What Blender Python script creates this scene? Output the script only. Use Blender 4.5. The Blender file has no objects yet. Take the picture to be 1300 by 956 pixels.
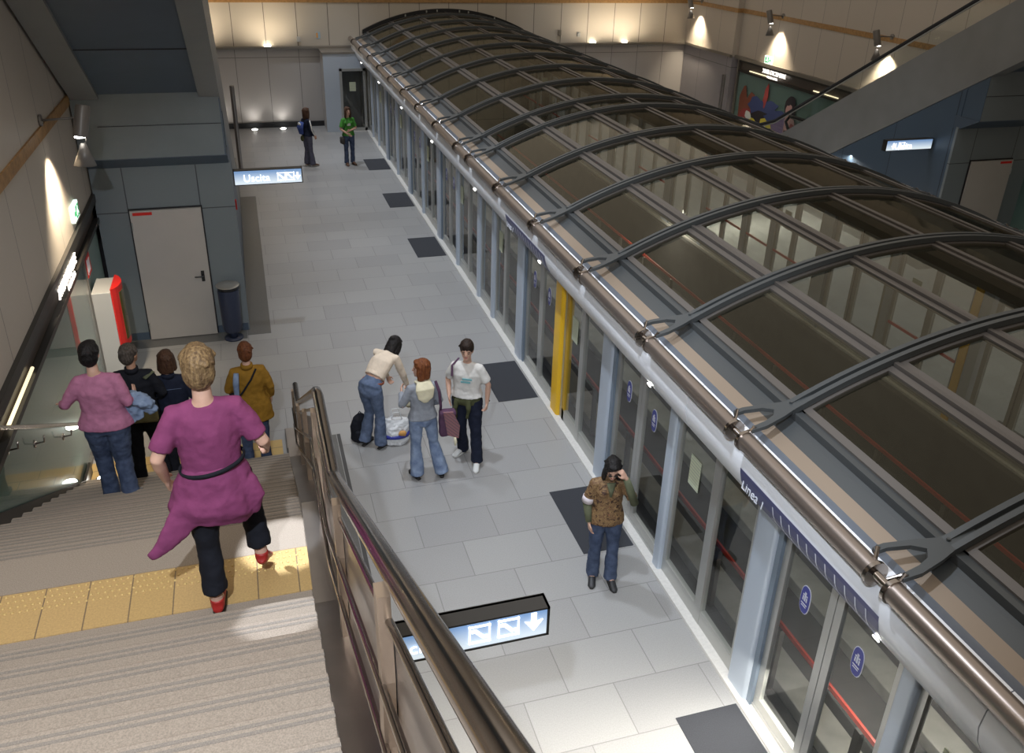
import bpy, bmesh, math, random
from mathutils import Vector, Matrix
random.seed(7)
sc = bpy.context.scene
COL = sc.collection
PI = math.pi
V = Vector

# ------------------------------------------------------------------ camera
def camera():
    p, y, r = math.radians(26.155), math.radians(-17.429), math.radians(1.695)
    fwd = V((-math.sin(y)*math.cos(p), math.cos(y)*math.cos(p), -math.sin(p)))
    rt = V((math.cos(y), math.sin(y), 0)); up = rt.cross(fwd)
    a = rt*math.cos(r)+up*math.sin(r); b = -rt*math.sin(r)+up*math.cos(r)
    M = Matrix((a, b, -fwd)).transposed().to_4x4(); M.translation = V((0, 0, 6.414))
    cd = bpy.data.cameras.new('camera'); co = bpy.data.objects.new('camera', cd); COL.objects.link(co)
    co.matrix_world = M
    cd.sensor_width = 36; cd.lens = 1095.6/1300*36; cd.shift_y = -45/1300; cd.clip_start = .05; cd.clip_end = 200
    sc.camera = co
camera()
sc.view_settings.view_transform = 'Standard'; sc.view_settings.look = 'None'
sc.view_settings.gamma = 1; sc.view_settings.use_curve_mapping = False
sc.view_settings.exposure = 0.0

# ------------------------------------------------------------------ world and lights
w = bpy.data.worlds.new('world'); sc.world = w; w.use_nodes = True
w.node_tree.nodes['Background'].inputs[0].default_value = (.55, .52, .48, 1)
w.node_tree.nodes['Background'].inputs[1].default_value = .25

def aim(o, d):
    o.rotation_euler = V(d).to_track_quat('-Z', 'Y').to_euler()
def area(name, loc, size, power, color, d=(0, 0, -1), sy=None, spread=180):
    l = bpy.data.lights.new(name, 'AREA'); l.energy = power; l.color = color
    l.shape = 'RECTANGLE'; l.size = size; l.size_y = sy or size; l.spread = math.radians(spread)
    o = bpy.data.objects.new(name, l); COL.objects.link(o); o.location = loc; aim(o, d); return o
def spot(name, loc, d, power, color, deg=50, blend=.5, rad=.05):
    l = bpy.data.lights.new(name, 'SPOT'); l.energy = power; l.color = color
    l.spot_size = math.radians(deg); l.spot_blend = blend; l.shadow_soft_size = rad
    o = bpy.data.objects.new(name, l); COL.objects.link(o); o.location = loc; aim(o, d); return o
XC = 6.613                       # centre line of the station: the right half mirrors the left
COOL = (.80, .88, 1.0); NEUT = (1, .95, .88); WARM = (1.0, .84, .62)
# unseen lamps above platforms and stairs; the room-wide warm one is added fill
area('ceiling_fill', (XC, 12, 8.9), 15, 900, (1, .90, .78), (0, 0, -1), 33, 180)
def spot_row(name, x, ys, power, color, deg, d=(0, 0, -1), z=8.7):
    for y in ys: spot(name, (x, y, z), d, power, color, deg, .9, .12)
spot_row('ceiling_spot_platform', 1.3, (5.4, 8.8, 12.2, 15.6, 19.5, 23.5, 27), 1080, COOL, 62, (.27, 0, -1))
spot_row('ceiling_spot_opposite', 2*XC-2.4, (3.5, 7.5, 11.5, 15.5, 19.5, 23.5, 27), 420, COOL, 70)
area('ceiling_lamp_stair', (-1.2, 4, 8.7), 1.2, 110, NEUT, (0, .1, -1), 8, 150)
spot('ceiling_spot_stair', (-.75, -.5, 8.2), (1.9, 8.6, -8.0), 1700, COOL, 60, .4, .06)
# small spots washing the stair edge
for i, (sx, sy_, pw) in enumerate(((.03, 4.62, 3200), (.0, 3.72, 1500), (.05, 6.6, 1800), (.05, 7.6, 1800), (.05, 8.6, 1600))):
    spot('stair_spot', (sx-.5, sy_-.15, 8.4), (.45, .15, -6), pw, COOL, 6, .35, .03)

# ------------------------------------------------------------------ materials
MATS = {}
def mat(name, col, rough=.6, metal=0, spec=.5, noise=0, nscale=8, bump=0, bscale=60, emit=0, coat=0, vary=None):
    if name in MATS: return MATS[name]
    m = bpy.data.materials.new(name); m.use_nodes = True; nt = m.node_tree
    b = nt.nodes['Principled BSDF']
    b.inputs['Roughness'].default_value = rough; b.inputs['Metallic'].default_value = metal
    b.inputs['Specular IOR Level'].default_value = spec; b.inputs['Coat Weight'].default_value = coat
    c = (*col, 1)
    b.inputs['Base Color'].default_value = c
    if noise or bump:
        tc = nt.nodes.new('ShaderNodeTexCoord')
    if noise:
        n = nt.nodes.new('ShaderNodeTexNoise'); n.inputs['Scale'].default_value = nscale; n.inputs['Detail'].default_value = 5
        nt.links.new(tc.outputs['Object'], n.inputs['Vector'])
        r = nt.nodes.new('ShaderNodeValToRGB'); r.color_ramp.elements[0].position = .3; r.color_ramp.elements[1].position = .7
        v2 = vary or tuple(x*(1-noise) for x in col)
        r.color_ramp.elements[0].color = (*v2, 1); r.color_ramp.elements[1].color = (*[min(1, x*(1+noise*.5)) for x in col], 1)
        nt.links.new(n.outputs['Fac'], r.inputs[0]); nt.links.new(r.outputs[0], b.inputs['Base Color'])
    if bump:
        n = nt.nodes.new('ShaderNodeTexNoise'); n.inputs['Scale'].default_value = bscale; n.inputs['Detail'].default_value = 3
        nt.links.new(tc.outputs['Object'], n.inputs['Vector'])
        bp = nt.nodes.new('ShaderNodeBump'); bp.inputs['Strength'].default_value = bump; bp.inputs['Distance'].default_value = .01
        nt.links.new(n.outputs['Fac'], bp.inputs['Height']); nt.links.new(bp.outputs[0], b.inputs['Normal'])
    if emit:
        b.inputs['Emission Color'].default_value = c; b.inputs['Emission Strength'].default_value = emit
    MATS[name] = m; return m

def glass(name, tint, rough=.02, gloss=(1, 1, 1), ior=1.5, base=0, basecol=(.1, .1, .1)):
    m = bpy.data.materials.new(name); m.use_nodes = True; nt = m.node_tree
    nt.nodes.remove(nt.nodes['Principled BSDF']); out = nt.nodes['Material Output']
    t = nt.nodes.new('ShaderNodeBsdfTransparent'); t.inputs[0].default_value = (*tint, 1)
    g = nt.nodes.new('ShaderNodeBsdfGlossy'); g.inputs[0].default_value = (*gloss, 1); g.inputs['Roughness'].default_value = rough
    f = nt.nodes.new('ShaderNodeFresnel'); f.inputs[0].default_value = ior
    mx = nt.nodes.new('ShaderNodeMixShader')
    # a pane is a thin solid: tint and reflect once, on the side the ray enters
    ge = nt.nodes.new('ShaderNodeNewGeometry'); iv = nt.nodes.new('ShaderNodeMath'); iv.operation = 'SUBTRACT'; iv.inputs[0].default_value = 1
    nt.links.new(ge.outputs['Backfacing'], iv.inputs[1]); ml = nt.nodes.new('ShaderNodeMath'); ml.operation = 'MULTIPLY'
    nt.links.new(f.outputs[0], ml.inputs[0]); nt.links.new(iv.outputs[0], ml.inputs[1])
    tm = nt.nodes.new('ShaderNodeMixRGB'); tm.inputs[1].default_value = (*tint, 1); tm.inputs[2].default_value = (1, 1, 1, 1)
    nt.links.new(ge.outputs['Backfacing'], tm.inputs[0]); nt.links.new(tm.outputs[0], t.inputs[0])
    nt.links.new(ml.outputs[0], mx.inputs[0]); nt.links.new(g.outputs[0], mx.inputs[2])
    if base:
        d = nt.nodes.new('ShaderNodeBsdfDiffuse'); d.inputs[0].default_value = (*basecol, 1)
        m2 = nt.nodes.new('ShaderNodeMixShader'); m2.inputs[0].default_value = base
        nt.links.new(t.outputs[0], m2.inputs[1]); nt.links.new(d.outputs[0], m2.inputs[2]); nt.links.new(m2.outputs[0], mx.inputs[1])
    else: nt.links.new(t.outputs[0], mx.inputs[1])
    nt.links.new(mx.outputs[0], out.inputs[0]); MATS[name] = m; return m

def tile_mat(name, c1, c2, mortar, bw, rh, msize, rough=.35, axes='xy', off=.5, noise=.12, rot=0, shift=(0, 0), bumpn=0, spec=.5):
    m = bpy.data.materials.new(name); m.use_nodes = True; nt = m.node_tree; b = nt.nodes['Principled BSDF']
    b.inputs['Roughness'].default_value = rough; b.inputs['Specular IOR Level'].default_value = spec
    tc = nt.nodes.new('ShaderNodeTexCoord'); sp = nt.nodes.new('ShaderNodeSeparateXYZ'); cb = nt.nodes.new('ShaderNodeCombineXYZ')
    nt.links.new(tc.outputs['Object'], sp.inputs[0])
    for i, a in enumerate(axes):
        ad = nt.nodes.new('ShaderNodeMath'); ad.operation = 'ADD'; ad.inputs[1].default_value = shift[i]
        nt.links.new(sp.outputs['XYZ'.index(a.upper())], ad.inputs[0]); nt.links.new(ad.outputs[0], cb.inputs[i])
    br = nt.nodes.new('ShaderNodeTexBrick'); br.offset = off; br.inputs['Scale'].default_value = 1
    br.inputs['Brick Width'].default_value = bw; br.inputs['Row Height'].default_value = rh
    br.inputs['Mortar Size'].default_value = msize; br.inputs['Mortar Smooth'].default_value = .1; br.inputs['Bias'].default_value = 0
    br.inputs['Color1'].default_value = (*c1, 1); br.inputs['Color2'].default_value = (*c2, 1); br.inputs['Mortar'].default_value = (*mortar, 1)
    nt.links.new(cb.outputs[0], br.inputs['Vector'])
    n = nt.nodes.new('ShaderNodeTexNoise'); n.inputs['Scale'].default_value = 90; n.inputs['Detail'].default_value = 4
    nt.links.new(tc.outputs['Object'], n.inputs['Vector'])
    mr = nt.nodes.new('ShaderNodeMapRange'); mr.inputs['To Min'].default_value = 1-noise; mr.inputs['To Max'].default_value = 1+noise
    nt.links.new(n.outputs['Fac'], mr.inputs['Value'])
    mx = nt.nodes.new('ShaderNodeVectorMath'); mx.operation = 'SCALE'
    nt.links.new(br.outputs['Color'], mx.inputs[0]); nt.links.new(mr.outputs[0], mx.inputs['Scale'])
    nt.links.new(mx.outputs[0], b.inputs['Base Color'])
    bp = nt.nodes.new('ShaderNodeBump'); bp.inputs['Strength'].default_value = .3; bp.inputs['Distance'].default_value = .004; bp.invert = True
    nt.links.new(br.outputs['Fac'], bp.inputs['Height']); nt.links.new(bp.outputs[0], b.inputs['Normal'])
    MATS[name] = m; return m

tile_mat('granite_floor', (.30, .295, .29), (.34, .335, .325), (.21, .205, .20), .88, .585, .005, rough=.33, shift=(.33, -.015), noise=.22)
tile_mat('wall_upper', (.50, .455, .385), (.53, .48, .41), (.16, .14, .12), .985, 40, .012, rough=.55, axes='xz', off=0, noise=.05, shift=(.12, 20))
tile_mat('wall_lower', (.44, .42, .405), (.47, .445, .425), (.2, .19, .18), .985, 2.2, .01, rough=.5, axes='xz', off=0, noise=.05, shift=(.12, .0))
tile_mat('wall_upper_side', (.50, .45, .385), (.53, .475, .41), (.22, .2, .18), 1.05, 40, .008, rough=.5, axes='yz', off=0, noise=.06, shift=(.1, 20))
tile_mat('wall_lower_side', (.28, .27, .29), (.30, .285, .305), (.12, .12, .12), 1.9, 2.15, .01, rough=.5, axes='yz', off=0, noise=.05, shift=(.1, 0))
tile_mat('metal_grey', (.165, .19, .20), (.17, .195, .205), (.05, .055, .06), 1.06, 2.17, .008, rough=.38, axes='xz', off=0, noise=.05, shift=(.82, 0))
mat('grey_plain', (.165, .19, .20), .38, noise=.06, nscale=3)
tile_mat('metal_blue', (.055, .085, .125), (.06, .09, .13), (.02, .03, .045), 1.6, 9, .012, rough=.4, axes='yz', off=0, noise=.05, shift=(.3, 2))
mat('blue_plain', (.06, .085, .12), .42, noise=.08, nscale=3)
mat('beam_grey', (.20, .205, .205), .45, noise=.08, nscale=2)
mat('wood', (.40, .225, .085), .5, noise=.3, nscale=14)
mat('trim_metal', (.30, .275, .24), .35, .7)
mat('black', (.01, .01, .011), .45)
mat('rubber', (.02, .021, .024), .85, bump=.4, bscale=200)
mat('mat_fabric', (.038, .04, .047), .95, noise=.2, nscale=120, bump=.5, bscale=300)
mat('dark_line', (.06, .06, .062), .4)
mat('kerb_stone', (.62, .60, .56), .4, noise=.08, nscale=30)
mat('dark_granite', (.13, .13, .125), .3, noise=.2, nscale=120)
mat('post_blue', (.50, .56, .64), .35, .25)
mat('post_blue_dark', (.20, .25, .31), .35, .25)
mat('alu', (.46, .46, .44), .35, .6)
mat('fascia_white', (.88, .90, .94), .38, 0, coat=.3)
mat('steel', (.42, .38, .35), .18, 1, noise=.1, nscale=4)
mat('steel_dark', (.36, .305, .27), .32, .85)
mat('steel_brushed', (.40, .37, .35), .33, 1, noise=.12, nscale=3)
mat('steel_cream', (.42, .33, .25), .36, .9)
mat('gutter_blue', (.32, .36, .42), .3, .6)
mat('gutter_beige', (.27, .21, .155), .5, .2)
mat('rib_grey', (.075, .082, .085), .42, .3)
mat('purlin_grey', (.12, .108, .098), .4, .3)
mat('yellow', (.86, .50, .015), .35)
mat('yellow_tile', (.52, .32, .09), .5, noise=.25, nscale=40)
mat('yellow_floor', (.50, .34, .13), .5, noise=.2, nscale=30)
mat('stair_stone', (.40, .345, .285), .55, noise=.28, nscale=180)
mat('stair_riser', (.25, .215, .18), .6, noise=.3, nscale=180)
mat('door_paint', (.42, .39, .355), .45, noise=.03, nscale=3)
mat('red', (.62, .02, .015), .35)
mat('red_rail', (.38, .03, .015), .4)
mat('white_paint', (.43, .43, .42), .4)
mat('paper', (.62, .66, .47), .7)
mat('sticker_blue', (.04, .05, .33), .35)
mat('sticker_white', (.78, .8, .88), .5)
mat('fascia_blue', (.05, .055, .16), .35)
mat('bin_blue', (.022, .03, .06), .4)
mat('bin_lid', (.5, .48, .44), .3, .8)
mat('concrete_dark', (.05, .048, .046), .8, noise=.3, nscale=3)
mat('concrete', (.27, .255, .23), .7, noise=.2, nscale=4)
mat('track_steel', (.16, .15, .14), .4, .6)
mat('ceiling_brown', (.22, .175, .125), .7, noise=.1, nscale=1)
mat('teal_board', (.23, .33, .31), .3)
mat('lamp_white', (1, .97, .9), .5, emit=12)
mat('lamp_warm', (1, .9, .7), .5, emit=14)
mat('sign_face', (.42, .62, 1.0), .4, emit=.9)
mat('sign_low', (.75, .88, 1.0), .4, emit=1.9)
mat('sign_text', (1, 1, 1), .4, emit=1.8)
mat('sign_case', (.035, .032, .028), .4, .3)
mat('letters_lit', (1, .93, .85), .4, emit=1.5)
mat('tube_lit', (1, .85, .55), .4, emit=1.2)
mat('exit_white', (.8, 1, .88), .4, emit=1.2)
mat('exit_green', (.02, .35, .12), .4, emit=.5)
mat('fixture_grey', (.20, .185, .17), .4, .3)
mat('brown_box', (.075, .06, .05), .4)
glass('screen_glass', (.80, .84, .83), .015)
glass('vault_glass', (.62, .63, .56), .05, (.66, .61, .50), 1.5, .022, (.22, .205, .15))
glass('clear_glass', (.80, .84, .82), .01)
glass('ad_glass', (.8, .86, .84), .01)

# ------------------------------------------------------------------ mesh helpers
class MB:
    def __init__(s): s.v = []; s.f = []
    def add(s, vs, fs):
        o = len(s.v); s.v += [tuple(v) for v in vs]; s.f += [tuple(i+o for i in f) for f in fs]; return s
    def box(s, x0, x1, y0, y1, z0, z1, b=0):
        if b: return s.bbox(x0, x1, y0, y1, z0, z1, b)
        vs = [(x, y, z) for z in (z0, z1) for y in (y0, y1) for x in (x0, x1)]
        return s.add(vs, [(0, 2, 3, 1), (4, 5, 7, 6), (0, 1, 5, 4), (2, 6, 7, 3), (0, 4, 6, 2), (1, 3, 7, 5)])
    def bbox(s, x0, x1, y0, y1, z0, z1, b):
        bm = bmesh.new(); bmesh.ops.create_cube(bm, size=1)
        bmesh.ops.scale(bm, vec=(x1-x0, y1-y0, z1-z0), verts=bm.verts)
        bmesh.ops.bevel(bm, geom=bm.edges[:], offset=min(b, .49*min(x1-x0, y1-y0, z1-z0)), segments=2, affect='EDGES', profile=.6)
        c = V(((x0+x1)/2, (y0+y1)/2, (z0+z1)/2)); bm.verts.index_update()
        s.add([v.co+c for v in bm.verts], [tuple(v.index for v in f.verts) for f in bm.faces]); bm.free(); return s
    def prism(s, poly, axis, a, b):          # poly in the two other axes, extruded along axis from a to b
        n = len(poly)
        def pt(p, t):
            return {'x': (t, p[0], p[1]), 'y': (p[0], t, p[1]), 'z': (p[0], p[1], t)}[axis]
        vs = [pt(p, a) for p in poly]+[pt(p, b) for p in poly]
        return s.add(vs, [tuple(range(n)), tuple(range(2*n-1, n-1, -1))]+[(i, (i+1) % n, n+(i+1) % n, n+i) for i in range(n)])
    def tube(s, pts, rad, n=12, rb=None, ref=(0, 0, 1), cap=True):
        pts = [V(p) for p in pts]; m = len(pts)
        if not isinstance(rad, (list, tuple)): rad = [rad]*m
        vs = []; fs = []
        T = [(pts[min(i+1, m-1)]-pts[max(i-1, 0)]).normalized() for i in range(m)]
        u = V(ref)
        if abs(u.dot(T[0])) > .95: u = V((0, 1, 0)) if abs(T[0].y) < .9 else V((1, 0, 0))
        u = (u-T[0]*u.dot(T[0])).normalized()
        for i in range(m):
            u = (u-T[i]*u.dot(T[i])).normalized(); w_ = T[i].cross(u)
            r = rad[i]; ra, rb_ = r if isinstance(r, (list, tuple)) else (r, rb if rb else r)
            for k in range(n):
                a = 2*PI*k/n; vs.append(pts[i]+w_*(ra*math.cos(a))+u*(rb_*math.sin(a)))
        for i in range(m-1):
            for k in range(n):
                k2 = (k+1) % n; fs.append((i*n+k, i*n+k2, (i+1)*n+k2, (i+1)*n+k))
        if cap: fs.append(tuple(range(n-1, -1, -1))); fs.append(tuple((m-1)*n+k for k in range(n)))
        return s.add(vs, fs)
    def ell(s, c, r, rot=None, n=12):
        c = V(c); r = r if isinstance(r, (list, tuple)) else (r, r, r); vs = []; fs = []
        R = rot or Matrix.Identity(3)
        rings = n//2
        vs.append(c+R@V((0, 0, r[2])))
        for i in range(1, rings):
            t = PI*i/rings
            for k in range(n):
                a = 2*PI*k/n; vs.append(c+R@V((r[0]*math.sin(t)*math.cos(a), r[1]*math.sin(t)*math.sin(a), r[2]*math.cos(t))))
        vs.append(c+R@V((0, 0, -r[2])))
        for k in range(n): fs.append((0, 1+k, 1+(k+1) % n))
        for i in range(rings-2):
            for k in range(n): a = 1+i*n; fs.append((a+k, a+n+k, a+n+(k+1) % n, a+(k+1) % n))
        a = 1+(rings-2)*n
        for k in range(n): fs.append((a+k, len(vs)-1, a+(k+1) % n))
        return s.add(vs, fs)
    def disc(s, c, r, axis, th, n=20):
        c = V(c); d = V(axis).normalized(); return s.tube([c-d*th/2, c+d*th/2], r, n)
    def map(s, fn): s.v = [tuple(fn(V(p))) for p in s.v]; return s
    def build(s, name, m, parent=None, smooth=False, loc=None):
        me = bpy.data.meshes.new(name); me.from_pydata(s.v, [], s.f)
        bm = bmesh.new(); bm.from_mesh(me); bmesh.ops.recalc_face_normals(bm, faces=bm.faces[:]); bm.to_mesh(me); bm.free()
        me.materials.append(MATS[m] if isinstance(m, str) else m)
        if smooth:
            me.shade_smooth() if hasattr(me, 'shade_smooth') else [setattr(p, 'use_smooth', True) for p in me.polygons]
            if smooth == 'auto':
                try: me.set_sharp_from_angle(angle=math.radians(40))
                except Exception: pass
        o = bpy.data.objects.new(name, me); COL.objects.link(o)
        if parent:
            o.parent = parent
            if not loc: o.matrix_parent_inverse = Matrix.LocRotScale(parent.location, parent.rotation_euler, None).inverted()
        if loc: o.location = loc
        return o
def tag(o, label=None, cat=None, group=None, kind=None):
    if label: o['label'] = label
    if cat: o['category'] = cat
    if group: o['group'] = group
    if kind: o['kind'] = kind
    return o
def thing(name, label, cat, loc=(0, 0, 0), rz=0, group=None):
    o = bpy.data.objects.new(name, None); COL.objects.link(o); o.location = loc; o.rotation_euler = (0, 0, rz)
    o.empty_display_size = .1
    return tag(o, label, cat, group)
def struct(name, mb, m, smooth=False, parent=None):
    o = mb.build(name, m, parent, smooth)
    if not parent: o['kind'] = 'structure'
    return o
def copy_tree(o, parent=None):
    c = o.copy(); COL.objects.link(c)
    if parent: c.parent = parent
    for ch in [x for x in bpy.data.objects if x.parent == o]: copy_tree(ch, c)
    return c
ORD = ['nearest', 'second nearest', 'third nearest', 'fourth nearest', 'fifth nearest', 'sixth nearest', 'seventh nearest', 'eighth nearest', 'ninth nearest', 'tenth nearest', 'eleventh nearest', 'twelfth nearest', 'thirteenth nearest', 'fourteenth nearest', 'fifteenth nearest', 'sixteenth nearest']
def text(s, size, m, name, parent, M, ext=.004, align='LEFT', shear=0, sx=1):
    cu = bpy.data.curves.new(name, 'FONT'); cu.body = s; cu.size = size; cu.extrude = ext; cu.align_x = align; cu.shear = shear
    t = bpy.data.objects.new('t', cu); COL.objects.link(t)
    dg = bpy.context.evaluated_depsgraph_get(); me = bpy.data.meshes.new_from_object(t.evaluated_get(dg)); bpy.data.objects.remove(t)
    me.transform(Matrix.Diagonal((sx, 1, 1, 1))); me.transform(M)
    me.materials.clear(); me.materials.append(MATS[m])
    o = bpy.data.objects.new(name, me); COL.objects.link(o)
    if parent:
        o.parent = parent; o.matrix_parent_inverse = Matrix.LocRotScale(parent.location, parent.rotation_euler, None).inverted()
    return o
def frame_mat(origin, xdir, ydir):
    x = V(xdir).normalized(); y = V(ydir).normalized(); z = x.cross(y)
    M = Matrix((x, y, z)).transposed().to_4x4(); M.translation = V(origin); return M
def mx(x): return 2*XC-x

# ------------------------------------------------------------------ the room
YW, YN = 29.6, -7.0          # end wall / near end
XL, XR = -2.35, mx(-2.35)
ZC = 9.0
KX = 3.86                    # screen plane
struct('floor', MB().box(XL-.3, 3.76, YN, YW+.3, -.3, 0).box(3.76, 3.98, YN, YW+.3, -.3, -.01), 'granite_floor')
struct('floor', MB().box(mx(3.76), XR+.3, YN, YW+.3, -.3, 0).box(mx(3.98), mx(3.76), YN, YW+.3, -.3, -.01), 'granite_floor')
struct('trim_1', MB().box(3.76, 3.98, YN, YW, -.01, .03, .008), 'kerb_stone')
struct('trim_2', MB().box(mx(3.98), mx(3.76), YN, YW, -.01, .03, .008), 'kerb_stone')
# trackway between the two platforms
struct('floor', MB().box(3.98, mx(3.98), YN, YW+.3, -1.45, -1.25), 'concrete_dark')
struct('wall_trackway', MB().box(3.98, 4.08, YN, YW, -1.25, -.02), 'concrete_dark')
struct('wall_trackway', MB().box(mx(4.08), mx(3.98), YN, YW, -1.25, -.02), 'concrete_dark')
struct('ceiling', MB().box(XL-.5, XR+.5, YN, YW+.5, ZC, ZC+.2), 'ceiling_brown')
# end wall
struct('wall_end', MB().box(XL-.3, XR+.5, YW, YW+.3, 2.53, ZC), 'wall_upper')
struct('wall_end', MB().box(XL-.3, 3.6, YW+.02, YW+.3, 0, 2.53).box(mx(3.6), XR+.5, YW+.02, YW+.3, 0, 2.53).box(3.6, mx(3.6), YW+.02, YW+.3, -1.3, 2.53), 'wall_lower')
struct('trim_3', MB().box(XL, 3.55, YW-.16, YW, 2.47, 2.55, .01), 'trim_metal')
struct('trim_4', MB().box(mx(3.55), XR, YW-.16, YW, 2.47, 2.55, .01), 'trim_metal')
struct('trim_5', MB().box(XL, XR+.3, YW-.03, YW+.02, 3.84, 3.97), 'wood')
struct('baseboard_end', MB().box(XL, 2.5, YW-.05, YW+.02, 0, .16), 'rubber')
struct('baseboard_end', MB().box(mx(2.5), XR, YW-.05, YW+.02, 0, .16), 'rubber')
# left wall
struct('wall_left', MB().box(XL-.25, XL, YN, YW, 2.5, ZC), 'wall_upper_side')
struct('wall_left', MB().box(XL-.25, XL-.06, YN, YW, 0, 2.5), 'wall_lower_side')
struct('trim_6', MB().box(XL-.02, XL+.025, YN, YW, 3.9, 4.04), 'wood')
# right wall: the far stretch stands a little forward
XRF, XRN = XR-.08, XR+.12
struct('wall_right', MB().box(XRN, XRN+.3, YN, 26.2, 2.5, ZC).box(XRF, XRN+.3, 26.2, YW, 2.5, ZC), 'wall_upper_side')
struct('wall_right', MB().box(XRN+.065, XRN+.3, YN, 26.2, 0, 2.5).box(XRF+.02, XRN+.3, 26.2, YW, 0, 2.5), 'wall_lower_side')
struct('trim_7', MB().box(XRN-.025, XRN+.02, YN, 26.2, 3.85, 3.98).box(XRF-.025, XRF+.02, 26.2, YW, 3.85, 3.98).box(XRF-.025, XRN, 26.17, 26.2, 3.85, 3.98), 'wood')
struct('trim_8', MB().box(XRF-.06, XRF+.02, 26.2, YW, 2.47, 2.55).box(XRN-.1, XRN+.02, YN, 26.2, 2.45, 2.55), 'trim_metal')
struct('wall_near', MB().box(XL-.3, XRN+.3, YN-.2, YN, -1.4, ZC), 'wall_upper')

# track beds and guide rails
g = 'guide rails in the trackway'
for i, x in enumerate((4.95, mx(4.95))):
    o = MB().box(x-.014, x+.014, YN, YW, -.36, -.30, .004).build('power_rail', 'red_rail')
    tag(o, ['red topped power rail nearer the left platform, behind the glass doors', 'red topped power rail nearer the opposite platform'][i], 'rail', 'power rails')
    s = MB()
    for k in range(26): s.box(x-.03, x+.03, -5+k*1.35-.04, -5+k*1.35+.04, -1.25, -.38)
    s.build('rail_support', 'track_steel', o)
for i, x in enumerate((5.15, 6.25, mx(6.25), mx(5.15))):
    o = MB().box(x-.17, x+.17, YN, YW, -1.25, -1.08, .02).build('running_track', 'concrete')
    tag(o, ['leftmost', 'second', 'third', 'rightmost'][i]+' pale concrete running track along the trench under the glass vault', 'track', g)

# dark stone bands by the service rooms; dark strip and line beside the balustrade
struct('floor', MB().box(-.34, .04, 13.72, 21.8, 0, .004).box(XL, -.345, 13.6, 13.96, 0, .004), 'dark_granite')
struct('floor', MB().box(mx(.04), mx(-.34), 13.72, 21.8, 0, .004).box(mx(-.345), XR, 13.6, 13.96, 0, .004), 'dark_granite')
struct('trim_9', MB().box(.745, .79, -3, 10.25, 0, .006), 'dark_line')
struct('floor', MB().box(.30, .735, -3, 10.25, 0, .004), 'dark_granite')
# yellow guidance tiles at the stair foot
o = MB().box(XL+.02, .02, 9.92, 10.3, 0, .006).build('tactile_paving', tile_mat('yellow_floor_tiles', (.50, .34, .12), (.53, .36, .14), (.2, .15, .08), .4, .42, .006, rough=.5, shift=(.35, -.03)))
tag(o, 'yellow guidance tiles across the platform floor at the foot of the stairs', 'tactile paving')

# ------------------------------------------------------------------ stairs
RIS, TRD, YB = 2.75/17, .3, 9.7
st = thing('staircase', 'broad granite stairs with ribbed treads coming down to the platform', 'stairs', (-1.1, YB, 0))
XS0, XS1 = XL+.05, .09
def step(y0, y1, z):        # tread from y1 (front, lower side) back to y0, top at z
    m = MB().box(XS0, XS1, y0-.05, y1, z-.05, z, .008).box(XS0, XS1, y0-.05, y1-.02, z-RIS-.05, z-.045)
    o = m.build('step', 'stair_step', st)
    for d_ in (.028, .062): MB().box(XS0, XS1, y1-d_-.016, y1-d_, z-.002, z+.002).build('grip_strip', 'stair_riser', o)
    return o
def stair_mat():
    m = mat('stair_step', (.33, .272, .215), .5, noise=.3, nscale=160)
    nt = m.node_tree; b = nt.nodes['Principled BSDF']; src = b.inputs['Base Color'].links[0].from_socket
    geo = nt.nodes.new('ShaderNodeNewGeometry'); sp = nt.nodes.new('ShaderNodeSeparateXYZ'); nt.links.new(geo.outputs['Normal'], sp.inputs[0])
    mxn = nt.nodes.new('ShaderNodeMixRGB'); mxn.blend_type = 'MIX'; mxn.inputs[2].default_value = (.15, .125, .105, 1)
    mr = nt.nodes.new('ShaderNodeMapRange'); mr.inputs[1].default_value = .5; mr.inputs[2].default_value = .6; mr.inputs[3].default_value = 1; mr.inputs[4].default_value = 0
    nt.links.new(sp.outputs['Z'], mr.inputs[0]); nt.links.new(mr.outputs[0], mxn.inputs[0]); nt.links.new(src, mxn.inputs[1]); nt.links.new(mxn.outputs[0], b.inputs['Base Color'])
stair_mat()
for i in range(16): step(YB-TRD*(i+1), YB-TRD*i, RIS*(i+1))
YL1 = YB-TRD*16; YL0 = 3.92; ZL = 2.75
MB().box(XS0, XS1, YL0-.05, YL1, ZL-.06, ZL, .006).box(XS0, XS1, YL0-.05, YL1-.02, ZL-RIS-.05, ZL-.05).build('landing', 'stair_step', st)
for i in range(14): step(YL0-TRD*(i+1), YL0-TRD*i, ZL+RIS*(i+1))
ZT = ZL+RIS*14; YT = YL0-TRD*14
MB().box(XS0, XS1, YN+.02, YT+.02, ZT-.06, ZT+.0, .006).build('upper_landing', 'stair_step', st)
MB().prism([(YB-.02, 0), (YL1, ZL-.25), (YL0, ZL-.25), (YT, ZT-.3), (YN+.02, ZT-.3), (YN+.02, ZT-.6), (YT, ZT-.65), (YL0+.2, ZL-.6), (YL1+.2, ZL-.6), (YB-1.2, 0)], 'x', XS0, XS1).build('stringer', 'concrete', st)
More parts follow.
